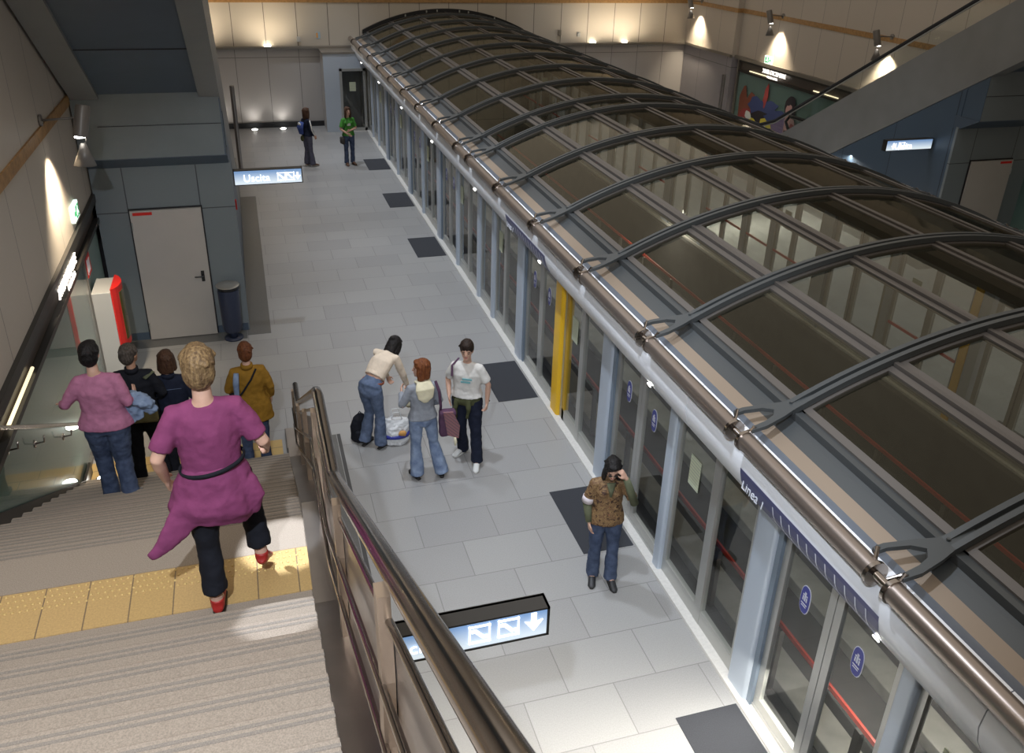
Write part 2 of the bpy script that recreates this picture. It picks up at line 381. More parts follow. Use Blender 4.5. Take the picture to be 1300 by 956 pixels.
# tactile strip on the landing
ts = MB().box(XS0+.05, XS1, 4.15, 4.56, ZL, ZL+.006).build('tactile_strip', tile_mat('yellow_strip', (.47, .31, .12), (.50, .33, .14), (.2, .14, .08), .24, .5, .004, rough=.5, shift=(.1, -.06), noise=.3), st)
d = MB(); rr = random.Random(3)
for i in range(62):
    for j in range(4):
        x = XS0+.1+i*.039+(.02 if j % 2 else 0); 
        if x < XS1-.02: d.ell((x, 4.39+j*.048, ZL+.006), (.0095, .0095, .006), n=8)
d.build('tactile_dots', 'yellow_dot' if 'yellow_dot' in MATS else mat('yellow_dot', (.60, .42, .16), .35), ts, True)['kind'] = 'stuff'

# side trim along the left wall, following the stairs
def slope_profile(h0, h1, y_end=10.1):
    return [(y_end, h0), (YB, h0), (YL1, ZL+h0), (YL0, ZL+h0), (YT, ZT+h0), (YN+.02, ZT+h0), (YN+.02, ZT+h1), (YT, ZT+h1), (YL0, ZL+h1), (YL1, ZL+h1), (YB, h1), (y_end, h1)]
o = MB().prism(slope_profile(-.25, .16), 'x', XL+.02, XL+.05).build('stair_skirting', 'sign_case'); tag(o, 'dark metal skirting stepping down the left wall beside the stairs', 'skirting')

# ------------------------------------------------------------------ right balustrade of the stairs
ba = thing('balustrade', 'brushed steel parapet with tubular handrails along the open side of the stairs', 'balustrade', (.2, YB, 0))
def prof(h0, h1, ye=10.35):
    k = .54
    return [(ye, max(0, h0)), (YB, max(0, h0)), (YL1, ZL+h0), (YL0, ZL+h0), (YT, ZT+h0), (YN+.02, ZT+h0), (YN+.02, ZT+h1), (YT, ZT+h1), (YL0, ZL+h1), (YL1, ZL+h1), (YB, h1), (ye, h1)]
MB().prism(prof(-.55, .10), 'x', XS1, .21).build('parapet_base', 'steel_brushed', ba)
MB().prism(prof(.0, .74, 10.0), 'x', .235, .25).build('parapet_panel', 'steel_brushed', ba)
MB().prism(prof(-.6, .10), 'x', .21, .30).build('parapet_outer', 'steel_brushed', ba)
MB().box(.07, .33, 9.95, 10.45, 0, .08, .01).build('foot_plate', 'steel_brushed', ba)
def rail(name, x, h, r, m='steel', y_end=10.1, bend=True):
    pts = [(x, y_end, h if y_end > YB else 0)]
    ys = [(YB-.1, h), (YL1+.12, ZL+h-.06), (YL1-.05, ZL+h), (YL0+.06, ZL+h), (YL0-.12, ZL+h+.08), (YT+.1, ZT+h-.06), (YT-.1, ZT+h), (YN+1, ZT+h)]
    pts += [(x, a, b) for a, b in ys]
    return MB().tube(pts, r, 16).build(name, m, ba, True)
rail('handrail', .255, .93, .034)
rail('upper_rail', .225, .80, .012)
rail('middle_rail', .195, .58, .012)
rail('lower_rail', .195, .34, .012)
def stz(y): return ZL if YL0 < y < YL1 else (max(0, (YB-y)*RIS/TRD) if y >= YL1 else min(ZT, ZL+(YL0-y)*RIS/TRD))
for y in (10.0, 8.2, 6.4, 4.72, 3.3, 1.75, .2, -1.5):
    z = stz(y)
    MB().prism([(y-.05, z+.08), (y+.07, z+.08), (y+.055, z+.35), (y+.02, z+.6), (y+.04, z+.9), (y-.02, z+.9), (y-.05, z+.62), (y-.035, z+.35)], 'x', .195, .232).build('post', 'steel_cream', ba)

# left handrail on the glass wall
hr = thing('handrail', 'round steel handrail on brackets running down the left glass wall of the stairs', 'handrail', (-2.25, YB, 0))
pts = [(-2.24, 9.75, .92), (-2.24, YL1+.1, ZL+.94), (-2.24, YL1-.1, ZL+.98), (-2.24, YL0, ZL+.98), (-2.24, YT, ZT+.95), (-2.24, YN+1, ZT+.95)]
MB().tube(pts, .023, 14).build('rail', 'steel', hr, True)
for y in (9.3, 8.25, 7.45, 6.4, 5.2, 3.7, 2.2, .7):
    z = stz(y)+(.92 if y > YL1 else .95)
    MB().tube([(-2.24, y, z-.02), (-2.25, y, z-.09), (-2.33, y, z-.10)], .009, 8).disc((-2.335, y, z-.10), .04, (1, 0, 0), .012).build('bracket', 'steel', hr, True)

# ------------------------------------------------------------------ lit station-name wall, left (glass, header) and right (poster)
def name_wall(left):
    f = (lambda x: x) if left else (lambda x: x)
    X = XL if left else XRN
    sg = 1 if left else -1
    y0, y1 = (-5, 13.9) if left else (8, 25.95)
    t = thing('name_wall', 'teal glass wall with dark lit header naming the station, beside the stairs' if left else 'lit poster wall with dark header naming the station, behind the right escalator', 'wall panel', (X, (y0+y1)/2, 0))
    def bx(a, b, *r): lo, hi = sorted((X+sg*a, X+sg*b)); return MB().box(lo, hi, *r)
    bx(-.05, -.03, y0, y1, 0 if left else .35, 2.12).build('backing', 'teal_board', t)
    area('header_tube_light', (X+sg*.16, (y0+y1)/2, 2.09), .06, 240 if left else 260, (1, .95, .85), (-sg*.25, 0, -1), (y1-y0)-1, 170)
    if left:
        bx(.0, .012, y0, 12.3, 0, 2.1).build('glass_pane', 'ad_glass', t)
        bx(-.02, .02, 12.3, 12.36, 0, 2.1).build('edge_trim', 'fixture_grey', t)
        bx(-.02, .02, y0, 12.3, 0, .05).build('edge_trim', 'fixture_grey', t)
    else:
        bx(.0, .012, y0, y1, .4, 2.1).build('glass_pane', 'ad_glass', t)
        bx(-.02, .05, y1, y1+.08, .0, 2.45).build('edge_trim', 'trim_metal', t)
    bx(-.06, .05, y0, y1, 2.38, 2.5).build('header_top', 'sign_case', t)
    bx(-.06, -.03, y0, y1, 2.1, 2.4).build('header_back', 'brown_box', t)
    bx(-.05, .05, y0, y1, 2.07, 2.13).build('header_lip', 'sign_case', t)
    n = 0
    y = y0+.4
    while y < y1-1.2:
        sx0 = y; 
        if left: skip = 9.9 < y+.7 < 12.3
        else: skip = 22.6 < y+.7 < 24.6
        if not skip:
            lo = X+sg*.0
            MB().tube([(X+sg*.01, y, 2.17), (X+sg*.01, y+1.15, 2.17)], .018, 8).build('light_tube', 'tube_lit', t, True)
        y += 1.75
    # raised letters
    if left:
        M = frame_mat((X+.055, 10.35, 2.26), (0, 1, 0), (0, 0, 1)); 
        text('XVIII DICEMBRE', .185, 'letters_lit', 'station_name', t, M, .012)
        M = frame_mat((X+.055, 10.9, 2.15), (0, 1, 0), (0, 0, 1)); text('PORTA SUSA', .095, 'letters_lit', 'second_line', t, M, .008)
    else:
        M = frame_mat((X-.055, 24.5, 2.26), (0, -1, 0), (0, 0, 1)); text('XVIII DICEMBRE', .185, 'letters_lit', 'station_name', t, M, .012)
        M = frame_mat((X-.055, 24.2, 2.14), (0, -1, 0), (0, 0, 1)); text('PORTA SUSA', .10, 'letters_lit', 'second_line', t, M, .008)
    return t
NWL = name_wall(True); NWR = name_wall(False)
# the poster on the right wall: generic painted crowd of coloured figures
rp = random.Random(11)
ps = thing('poster', 'colourful painted poster of figures on pale teal ground on right wall', 'poster', (XRN, 23, 1.2))
X = XRN-.02
def blob(y, z, ry, rz, m, k=0, n=14, rot=0):
    pts = []
    for i in range(n):
        a = 2*PI*i/n; q = 1+rp.uniform(-.22, .22); c, s = ry*q*math.cos(a), rz*q*math.sin(a)
        pts.append((y+c*math.cos(rot)-s*math.sin(rot), z+c*math.sin(rot)+s*math.cos(rot)))
    d = .0012*k
    return MB().prism(pts, 'x', X-.002-d, X-.001-d)
mat('p_blue', (.035, .055, .17), .6); mat('p_brown', (.19, .055, .03), .6); mat('p_yel', (.55, .48, .05), .6); mat('p_skin', (.45, .27, .27), .6)
mat('p_black', (.015, .012, .02), .6); mat('p_white', (.6, .66, .64), .6); mat('p_red', (.28, .04, .04), .6); mat('p_violet', (.16, .12, .25), .6)
items = [(25.4, .95, .25, .75, 'p_brown'), (24.8, 1.15, .35, .45, 'p_brown'), (24.9, .65, .7, .4, 'p_red'), (24.5, 1.2, .55, .28, 'p_blue'), (23.9, 1.3, .5, .22, 'p_blue'), (24.15, 1.6, .12, .35, 'p_red'), (24.3, .85, .6, .3, 'p_black'),
         (24.6, .5, .5, .25, 'p_yel'), (23.9, .75, .45, .25, 'p_yel'), (23.3, 1.1, .7, .22, 'p_blue'), (23.2, .75, .45, .4, 'p_violet'), (22.75, 1.45, .27, .36, 'p_black'), (22.82, 1.35, .16, .24, 'p_skin'), (22.7, .9, .3, .4, 'p_skin'),
         (22.4, .75, .35, .3, 'p_red'), (22.3, .52, .4, .18, 'p_yel'), (21.9, .95, .22, .45, 'p_violet'), (21.5, .6, .5, .18, 'p_yel'), (21.2, 1.0, .15, .4, 'p_blue'), (20.8, 1.05, .14, .45, 'p_violet'), (20.6, .75, .3, .35, 'p_blue'), (24.05, .62, .2, .12, 'p_white'), (25.0, .85, .2, .12, 'p_white')]
for k, (y, z, a, b, m) in enumerate(items): blob(y, z+.0, a, b, m, k, rot=rp.uniform(-.3, .3)).build('painted_shape', m, ps)

# ------------------------------------------------------------------ escalators and the rooms beneath them (left one, then mirrored)
def escalator(side):
    L = side == 'left'
    f = (lambda x: x) if L else mx
    def bx(m, x0, x1, *r, b=0):
        a, c = sorted((f(x0), f(x1))); return m.box(a, c, *r, b)
    X0, X1 = -2.33, -.32
    # service room
    rm = thing('service_room', 'grey panelled room under the left escalator, behind the people on the stairs' if L else 'dark blue panelled room under the right escalator', 'room', (f(-1.3), 13.94, 0))
    bx(MB(), X0, X1+.02, 13.94, 14.0, 0, 2.9).build('front_wall', 'metal_grey', rm)
    sw = bx(MB(), X1-.05, X1+.0, 13.96, 20.1, 0, .12)
    a, b = sorted((f(X1-.05), f(X1-.008)))
    MB().prism([(13.98, 0), (20.15, 0), (13.98, 3.66)], 'x', a, b).build('side_wall', 'metal_blue', rm)
    # cylinder-like rounded corner
    MB().tube([(f(X1-.03), 13.99, 0), (f(X1-.03), 13.99, 2.9)], .04, 16).build('corner', 'blue_plain', rm, True)
    a, b = sorted((f(X0), f(X1)))
    MB().prism([(13.94, 2.87), (13.5, 3.1), (13.5, 3.11), (14.1, 3.11), (14.1, 2.87)], 'x', a, b).build('chamfer', 'blue_plain', rm)
    bx(MB(), X0, X1-.03, 13.5, 14.6, 3.11, 4.03).build('upper_box', 'grey_plain', rm)
    a, b = sorted((f(X1-.03), f(X1-.018)))
    MB().prism([(13.5, 3.11), (14.0, 3.11), (14.0, 3.66), (13.5, 3.94)], 'x', a, b).build('side_cheek', 'metal_blue', rm)
    bx(MB(), X0+.3, X1-.03, 13.492, 13.5, 3.575, 3.583).build('panel_joint', 'black', rm)
    bx(MB(), X0, X1, 13.925, 13.94, 0, .13).build('plinth', 'blue_plain', rm)
    # the door in it
    dx0, dx1 = -1.86, -.82
    dr = thing('service_door', 'light grey metal service door with black lever handle, in the grey room' if L else 'light grey metal service door under the right escalator', 'door', (f(-1.34), 13.92, 0))
    bx(MB(), dx0-.02, dx1+.02, 13.925, 13.938, 0, 2.225).build('frame', 'black', dr)
    lf = bx(MB(), dx0, dx1, 13.88, 13.926, .015, 2.2).build('leaf', 'door_paint', dr)
    bx(MB(), dx0+.04, dx0+.32, 13.872, 13.88, 2.13, 2.175).build('red_strip', 'red', lf)
    h = MB(); bx(h, dx1-.13, dx1-.08, 13.868, 13.88, .97, 1.15)
    h.tube([(f(dx1-.105), 13.87, 1.07), (f(dx1-.105), 13.82, 1.07), (f(dx1-.23), 13.82, 1.07)], .012, 8)
    h.build('handle', 'black', lf)
    for z in (.2, 1.9): MB().tube([(f(dx0+.01), 13.87, z), (f(dx0+.01), 13.87, z+.12)], .012, 8).build('hinge', 'alu', lf)
    # escalator
    es = thing('escalator', 'grey clad escalator climbing above the room at the left, seen from below' if L else 'grey clad escalator with glass balustrade rising along the right wall', 'escalator', (f(-1.3), 20.5, 0))
    k = .59
    zl = lambda y: 3.96+k*(13.5-y); zu = lambda y: 5.24+k*(13.5-y)
    ytop = 5.3
    for (a0, a1) in ((-2.31, -1.95), (-.62, -.33)):
        a, b = sorted((f(a0), f(a1)))
        MB().prism([(22.3, .0), (20.2, .0), (13.6, zl(13.6)), (ytop, zl(ytop)), (ytop, zu(ytop)), (20.6, zu(20.6)), (21.2, .86), (22.3, .86)], 'x', a, b).build('side_cladding', 'beam_grey', es)
        q = MB().prism([(22.4, .86), (21.1, .86), (20.5, 1.10), (ytop, zu(ytop)), (ytop, zu(ytop)+.05), (20.45, 1.16), (21.1, .92), (22.4, .92)], 'x', f((a0+a1)/2)-.04, f((a0+a1)/2)+.04).build('cladding_cap', 'black', es)
        xm = f((a0+a1)/2)
        MB().prism([(22.3, .9), (21.1, .9), (20.5, 1.15), (ytop, zu(ytop)), (ytop, zu(ytop)+.48), (20.5, 1.62), (21.2, 1.38), (22.2, 1.38)], 'x', xm-.006, xm+.006).build('glass_balustrade', 'clear_glass', es)
        pts = [(xm, 21.6, .95), (xm, 22.25, 1.0), (xm, 22.42, 1.18), (xm, 22.25, 1.38), (xm, 21.2, 1.41), (xm, 20.5, 1.66), (xm, ytop, zu(ytop)+.52)]
        MB().tube(pts, .042, 10).build('handrail', 'rubber', es, True)
        MB().tube([(xm, y, z-.055) for _, y, z in pts[3:]], .018, 8).build('rail_guide', 'alu', es, True)
    a, b = sorted((f(-1.95), f(-.62)))
    MB().prism([(20.1, .07), (13.6, zl(13.6)+.07), (ytop, zl(ytop)+.07), (ytop, zl(ytop)+.2), (13.5, zl(13.5)+.2), (20.1, .2)], 'x', a, b).build('soffit', 'blue_plain', es)
    bx(MB(), -1.95, -.62, 12.18, 12.195, zl(12.18)+.055, zl(12.18)+.12).build('soffit_joint', 'black', es)
    s = MB(); y = 20.6; z = .62
    for i in range(38):
        a, b = sorted((f(-1.93), f(-.64))); s.box(a, b, y-.42, y, z-.2, z+.0); y -= .4; z += .4*k
    s.build('steps', 'track_steel', es)
    return es
escalator('left'); escalator('right')

# ------------------------------------------------------------------ left cluster: cabinet, bin, spotlights, signs
cb = thing('hydrant_cabinet', 'tall white cabinet with a curved red glazed door, left of the service room', 'cabinet', (-2.2, 12.5, 0))
MB().box(XL+.02, -2.08, 12.32, 12.92, 0, 1.52, .01).build('body', 'white_paint', cb)
n = 10; prof_ = [(12.33, -2.08)]+[(12.33+.58*i/n, -2.08+.10*math.sin(PI*i/n)**.7+.02) for i in range(n+1)]+[(12.91, -2.08)]
pv = MB().prism([(b, a) for a, b in prof_], 'z', .62, 1.56).build('red_door', 'red', cb)
MB().prism([(b+.004, a) for a, b in prof_[3:-3]]+[(-2.07, prof_[-4][0]), (-2.07, prof_[3][0])], 'z', .72, 1.46).build('window', mat('olive_glass', (.10, .09, .03), .15), pv)
MB().ell((-1.965, 12.62, 1.05), .018).build('knob', 'steel', pv, True)
# red square fire sign on the teal wall
fs = tag(MB().box(XL+.012, XL+.02, 12.42, 12.75, 1.72, 2.0).build('fire_sign', 'red'), 'small red and white fire sign above the white cabinet', 'sign')
MB().box(XL+.02, XL+.023, 12.5, 12.67, 1.77, 1.95).box(XL+.02, XL+.023, 12.45, 12.48, 1.75, 1.97).build('symbol', 'sticker_white', fs)

bn = thing('litter_bin', 'dark blue cylindrical litter bin with a steel lid beside the grey service room', 'bin', (-.56, 13.62, 0))
MB().tube([(-.56, 13.66, .02), (-.56, 13.66, .3)], .07, 16).disc((-.56, 13.66, .015), .15, (0, 0, 1), .03).build('foot', 'bin_blue', bn, True)
MB().tube([(-.56, 13.62, .16), (-.56, 13.62, .22), (-.56, 13.62, .88), (-.56, 13.62, .9)], [.13, .155, .17, .165], 28).build('body', 'bin_blue', bn, 'auto')
MB().tube([(-.56, 13.62, .9), (-.56, 13.62, .96)], .15, 24).build('opening', 'black', bn, 'auto')
MB().tube([(-.56, 13.62, .96), (-.56, 13.62, .975), (-.56, 13.62, .99)], [.18, .185, .15], 28).build('lid', 'bin_lid', bn, 'auto')
al = MB().box(-.325, -.295, 15.0, 15.08, 1.78, 1.95, .005).build('alarm_box', 'red'); tag(al, 'small red call point on the blue side of the left room', 'alarm')

def spotlight(name, y, X, sg, label, z=4.1, power=55):
    t = thing(name, label, 'spotlight', (X, y, z), 0, 'wall spotlights with reflector cones')
    d = V((sg, 0, 0)); c = V((X, y, z))
    MB().disc(c+d*.015, .07, d, .03).tube([c+d*.02, c+d*.42+V((0, 0, .02))], .014, 8).build('arm', 'fixture_grey', t, True)
    b0 = c+d*.5+V((0, .04, .16)); b1 = c+d*.42+V((0, -.03, -.2))
    MB().tube([b0, b0.lerp(b1, .08), b1], [.075, .085, .085], 20).build('housing', 'fixture_grey', t, 'auto')
    MB().tube([b1+V((0, 0, .004)), b1+V((0, 0, -.008))], .07, 16).build('lens', 'lamp_white', t, True)
    r0 = b1+V((sg*.02, -.02, -.08)); r1 = b1+V((sg*.0, -.04, -.34))
    MB().tube([b1+V((sg*.06, 0, 0)), r0+V((sg*.03, 0, 0))], .006, 6).tube([r0, r1], [.03, .13], 18).build('reflector', 'fixture_grey', t, True)
    s = spot(name+'_beam', (X+sg*.26, y-.03, z-.30), (-sg*.20, 0, -1.0), power*4.2, WARM, 92, 1.0, .05)
    return t
spotlight('wall_spotlight', 11.5, XL, 1, 'grey cylinder spotlight with a reflector cone on the left wall', power=130)
for i, y in enumerate((28.6, 23.9, 19.0)):
    X = XRF if y > 26.2 else XRN
    spotlight('wall_spotlight', y, X, -1, ['spotlight high on the right wall, the one closest to the end wall', 'spotlight on the right wall above the lit station name header', 'spotlight on the right wall high above the escalator handrail', 'spotlight on the right wall hidden above the escalator'][i], 3.98, 100)
# floor uplights and small ceiling wash lights on the end wall
for i, x in enumerate((-.75, .25, 1.15)):
    t = thing('floor_uplight', ['round floor uplight at the end wall, leftmost of those in view', 'round floor uplight at the end wall, middle one', 'round floor uplight at the end wall behind the standing girl in navy'][i], 'floor light', (x, YW-.28, 0), 0, 'floor uplights along the end wall')
    MB().tube([(x, YW-.3, 0), (x, YW-.3, .012)], .12, 20).build('ring', 'steel', t, 'auto')
    MB().tube([(x, YW-.3, .012), (x, YW-.3, .03)], [.095, .06], 20).build('lens', 'lamp_white', t, 'auto')
    spot('uplight_beam', (x, YW-.3, .06), (0, .35, 1), 14, NEUT, 95, .9, .06)
for i, x in enumerate((-1.4, .9, 11.9, 13.1)):
    X = x
    t = tag(MB().box(X-.1, X+.1, YW-.13, YW-.05, 2.55, 2.60, .01).build('ledge_light', 'lamp_warm'), ['low lamp on the ledge of the end wall, leftmost', 'low lamp on the end wall ledge above the standing girls', 'low lamp on the ledge right of the vault, the dimmer one', 'low lamp on the ledge right of the vault, nearest the corner'][i], 'lamp', 'ledge lamps washing the end wall')
    area('ledge_wash', (X, YW-.75, 2.66), 1.2, (26, 16, 12, 20)[i], WARM, (0, .5, 1), .1, 150)
# recessed lights low in the left glass wall
for i, (x, y) in enumerate(((-2.14, 9.9), (-1.98, 11.3))):
    t = thing('floor_uplight', ['round floor uplight at the stair foot, mirrored in the teal glass wall', 'round floor uplight before the white cabinet, mirrored in the teal glass wall'][i], 'floor light', (x, y, 0), 0, 'floor uplights beside the glass wall')
    MB().disc((x, y, .012), .11, (0, 0, 1), .014).build('ring', 'steel', t, 'auto'); MB().disc((x, y, .022), .085, (0, 0, 1), .012).build('lens', mat('lamp_floor', (1, .98, .94), .5, emit=26), t, 'auto')

# exit signs
def exit_sign(y, X, sg, z, label, lit=True):
    t = thing('exit_sign', label, 'sign', (X, y, z), 0, 'green emergency exit signs')
    d = V((sg, 0, 0)); a, b = sorted((X, X+sg*.05))
    MB().box(a, b, y-.2, y+.2, z-.11, z+.11, .01).build('case', 'exit_white', t)
    xf = X+sg*.053
    a, b = sorted((xf, xf+sg*.004))
    m = MB().box(a, b, y-.06, y+.15, z-.08, z+.08); m.box(a, b, y-.17, y-.09, z-.03, z+.03); m.build('pictogram', 'exit_green', t)
    a, b = sorted((xf+sg*.004, xf+sg*.008))
    MB().prism([(y-.02, z-.05), (y+.02, z-.05), (y+.03, z), (y+.09, z-.05), (y+.11, z-.03), (y+.05, z+.03), (y+.08, z+.06), (y+.04, z+.07), (y, z+.03)], 'x', a, b).build('figure', 'exit_white', t)
exit_sign(12.33, XL, 1, 2.72, 'lit green exit sign on the left wall above the dark header')
exit_sign(24.3, XRN, -1, 2.66, 'small green exit sign on the right wall above the station name header')

# hanging light-box signs
def lightbox(x0, x1, y, z0, z1, depth, label, build_face, facing=-1):
    t = thing('sign_box', label, 'sign', ((x0+x1)/2, y, z0))
    MB().box(x0, x1, y, y+depth, z1-.012, z1).box(x0, x1, y, y+depth, z0, z0+.012).box(x0, x0+.015, y, y+depth, z0, z1).box(x1-.015, x1, y, y+depth, z0, z1).box(x0+.01, x1-.01, y+depth-.02, y+depth-.005, z0, z1).build('case', 'sign_case', t)
    MB().box(x0+.015, x1-.015, y+.006, y+.02, z0+.012, z1-.012).build('face', gradient_face(z0, z1), t)
    build_face(t); return t
def gradient_face(z0, z1):
    # back-lit diffuser: the tube inside sits low in the box
    m = bpy.data.materials.new('sign_face_glow'); m.use_nodes = True; nt = m.node_tree; b = nt.nodes['Principled BSDF']
    tc = nt.nodes.new('ShaderNodeTexCoord'); sp = nt.nodes.new('ShaderNodeSeparateXYZ'); nt.links.new(tc.outputs['Object'], sp.inputs[0])
    mr = nt.nodes.new('ShaderNodeMapRange'); mr.inputs[1].default_value = z0; mr.inputs[2].default_value = z1
    nt.links.new(sp.outputs['Z'], mr.inputs[0]); r = nt.nodes.new('ShaderNodeValToRGB'); e = r.color_ramp.elements
    e[0].position = .15; e[0].color = (.85, .95, 1, 1); e[1].position = .85; e[1].color = (.20, .34, .58, 1)
    nt.links.new(mr.outputs[0], r.inputs[0]); nt.links.new(r.outputs[0], b.inputs['Emission Color']); b.inputs['Emission Strength'].default_value = .85
    b.inputs['Base Color'].default_value = (.1, .15, .25, 1); return m
def icon_stairs(cx, cz, s, yf, y0):     # framed pictogram of an escalator
    m = MB(); t = s*.07
    m.box(cx-s/2, cx+s/2, y0, yf, cz+s/2-t, cz+s/2).box(cx-s/2, cx+s/2, y0, yf, cz-s/2, cz-s/2+t).box(cx-s/2, cx-s/2+t, y0, yf, cz-s/2, cz+s/2).box(cx+s/2-t, cx+s/2, y0, yf, cz-s/2, cz+s/2)
    m.prism([(cx-s*.38, cz+s*.28), (cx-s*.15, cz+s*.28), (cx+s*.2, cz-s*.12), (cx+s*.38, cz-s*.12), (cx+s*.38, cz-s*.26), (cx+s*.12, cz-s*.26), (cx-s*.22, cz+s*.12), (cx-s*.38, cz+s*.12)], 'y', y0, yf)
    return m
def arrow(cx, cz, s, yf, y0, d='down'):
    p = [(-.12, .5), (.12, .5), (.12, 0), (.42, .08), (0, -.5), (-.42, .08), (-.12, 0)]
    if d == 'right': p = [(-b, a) for a, b in p]
    if d == 'left': p = [(b, a) for a, b in p]
    return MB().prism([(cx+a*s, cz+b*s) for a, b in p], 'y', y0, yf)
def near_face(t):
    y = 3.5
    arrow(1.28, 2.80, .13, y-.002, y+.006).build('arrow', 'sign_text', t)
    icon_stairs(1.13, 2.795, .125, y-.002, y+.006).build('stairs_symbol', 'sign_text', t)
    icon_stairs(.96, 2.79, .125, y-.002, y+.006).build('stairs_symbol', 'sign_text', t)
    text('uscita', .12, 'sign_text', 'lettering', t, frame_mat((.45, y-.003, 2.745), (1, 0, 0), (0, 0, 1)), .002)
lightbox(.3, 1.375, 3.5, 2.68, 2.89, .12, 'dark light box sign with down arrow and escalator symbols below the stair handrail', near_face)
def far_face(t):
    y = 14.5
    text('Uscita', .17, 'sign_text', 'lettering', t, frame_mat((-.14, y-.003, 2.40), (1, 0, 0), (0, 0, 1)), .002)
    icon_stairs(.47, 2.46, .13, y-.002, y+.006).build('stairs_symbol', 'sign_text', t); icon_stairs(.61, 2.46, .13, y-.002, y+.006).build('stairs_symbol', 'sign_text', t)
    arrow(.73, 2.46, .12, y-.002, y+.006).build('arrow', 'sign_text', t)
lightbox(-.29, .81, 14.5, 2.34, 2.59, .12, 'lit exit sign box projecting from the grey room beside the far pole', far_face)
def right_face(t):
    y = 14.5
    text('Uscita', .17, 'sign_text', 'lettering', t, frame_mat((mx(.14)-.5, y-.003, 2.38), (1, 0, 0), (0, 0, 1)), .002)
    icon_stairs(mx(.62)+.15, 2.44, .13, y-.002, y+.006).build('stairs_symbol', 'sign_text', t)
    arrow(mx(.75)+.08, 2.44, .12, y-.002, y+.006).build('arrow', 'sign_text', t)
lightbox(mx(.85), mx(-.29), 14.5, 2.34, 2.56, .12, 'lit exit sign box on the dark blue wall under the right escalator', right_face)

# metal information posts
for i, x in enumerate((-.25, 13.55)):
    t = thing('steel_post', ['tall slim steel post standing behind the left exit sign', 'tall slim steel post by the right wall beyond the vault'][i], 'post', (x, 23.2, 0), 0, 'slim steel posts beyond the escalators')
    MB().tube([(x, 23.2, 0), (x, 23.2, 2.45)], .055, 14).build('shaft', 'steel_brushed', t, 'auto'); MB().disc((x, 23.2, .01), .12, (0, 0, 1), .02).build('base', 'steel_brushed', t, 'auto')
# small things on the end wall
for i, (x, z, s) in enumerate(((1.87, 2.75, .11), (11.37, 2.82, .1), (10.67, 2.88, .12))):
    tag(MB().box(x-s/2, x+s/2, YW-.08, YW, z-s*.7, z+s*.7, .01).build('wall_box', 'white_paint' if i < 2 else 'trim_metal'), ['small white box on the end wall above the ledge, left of the vault', 'small white box on the end wall, rightmost of the pair right of the vault', 'small grey metal box on the end wall just right of the vault'][i], 'box')
t = MB().box(2.42, 2.56, YW-.01, YW, 2.76, 2.96).build('wall_sticker', mat('pale_blue', (.35, .5, .6), .5)); tag(t, 'small coloured notice on the end wall above the blue partition', 'notice')
MB().box(2.43, 2.49, YW-.013, YW-.01, 2.78, 2.94).build('orange_half', mat('orange', (.7, .35, .1), .5), t)

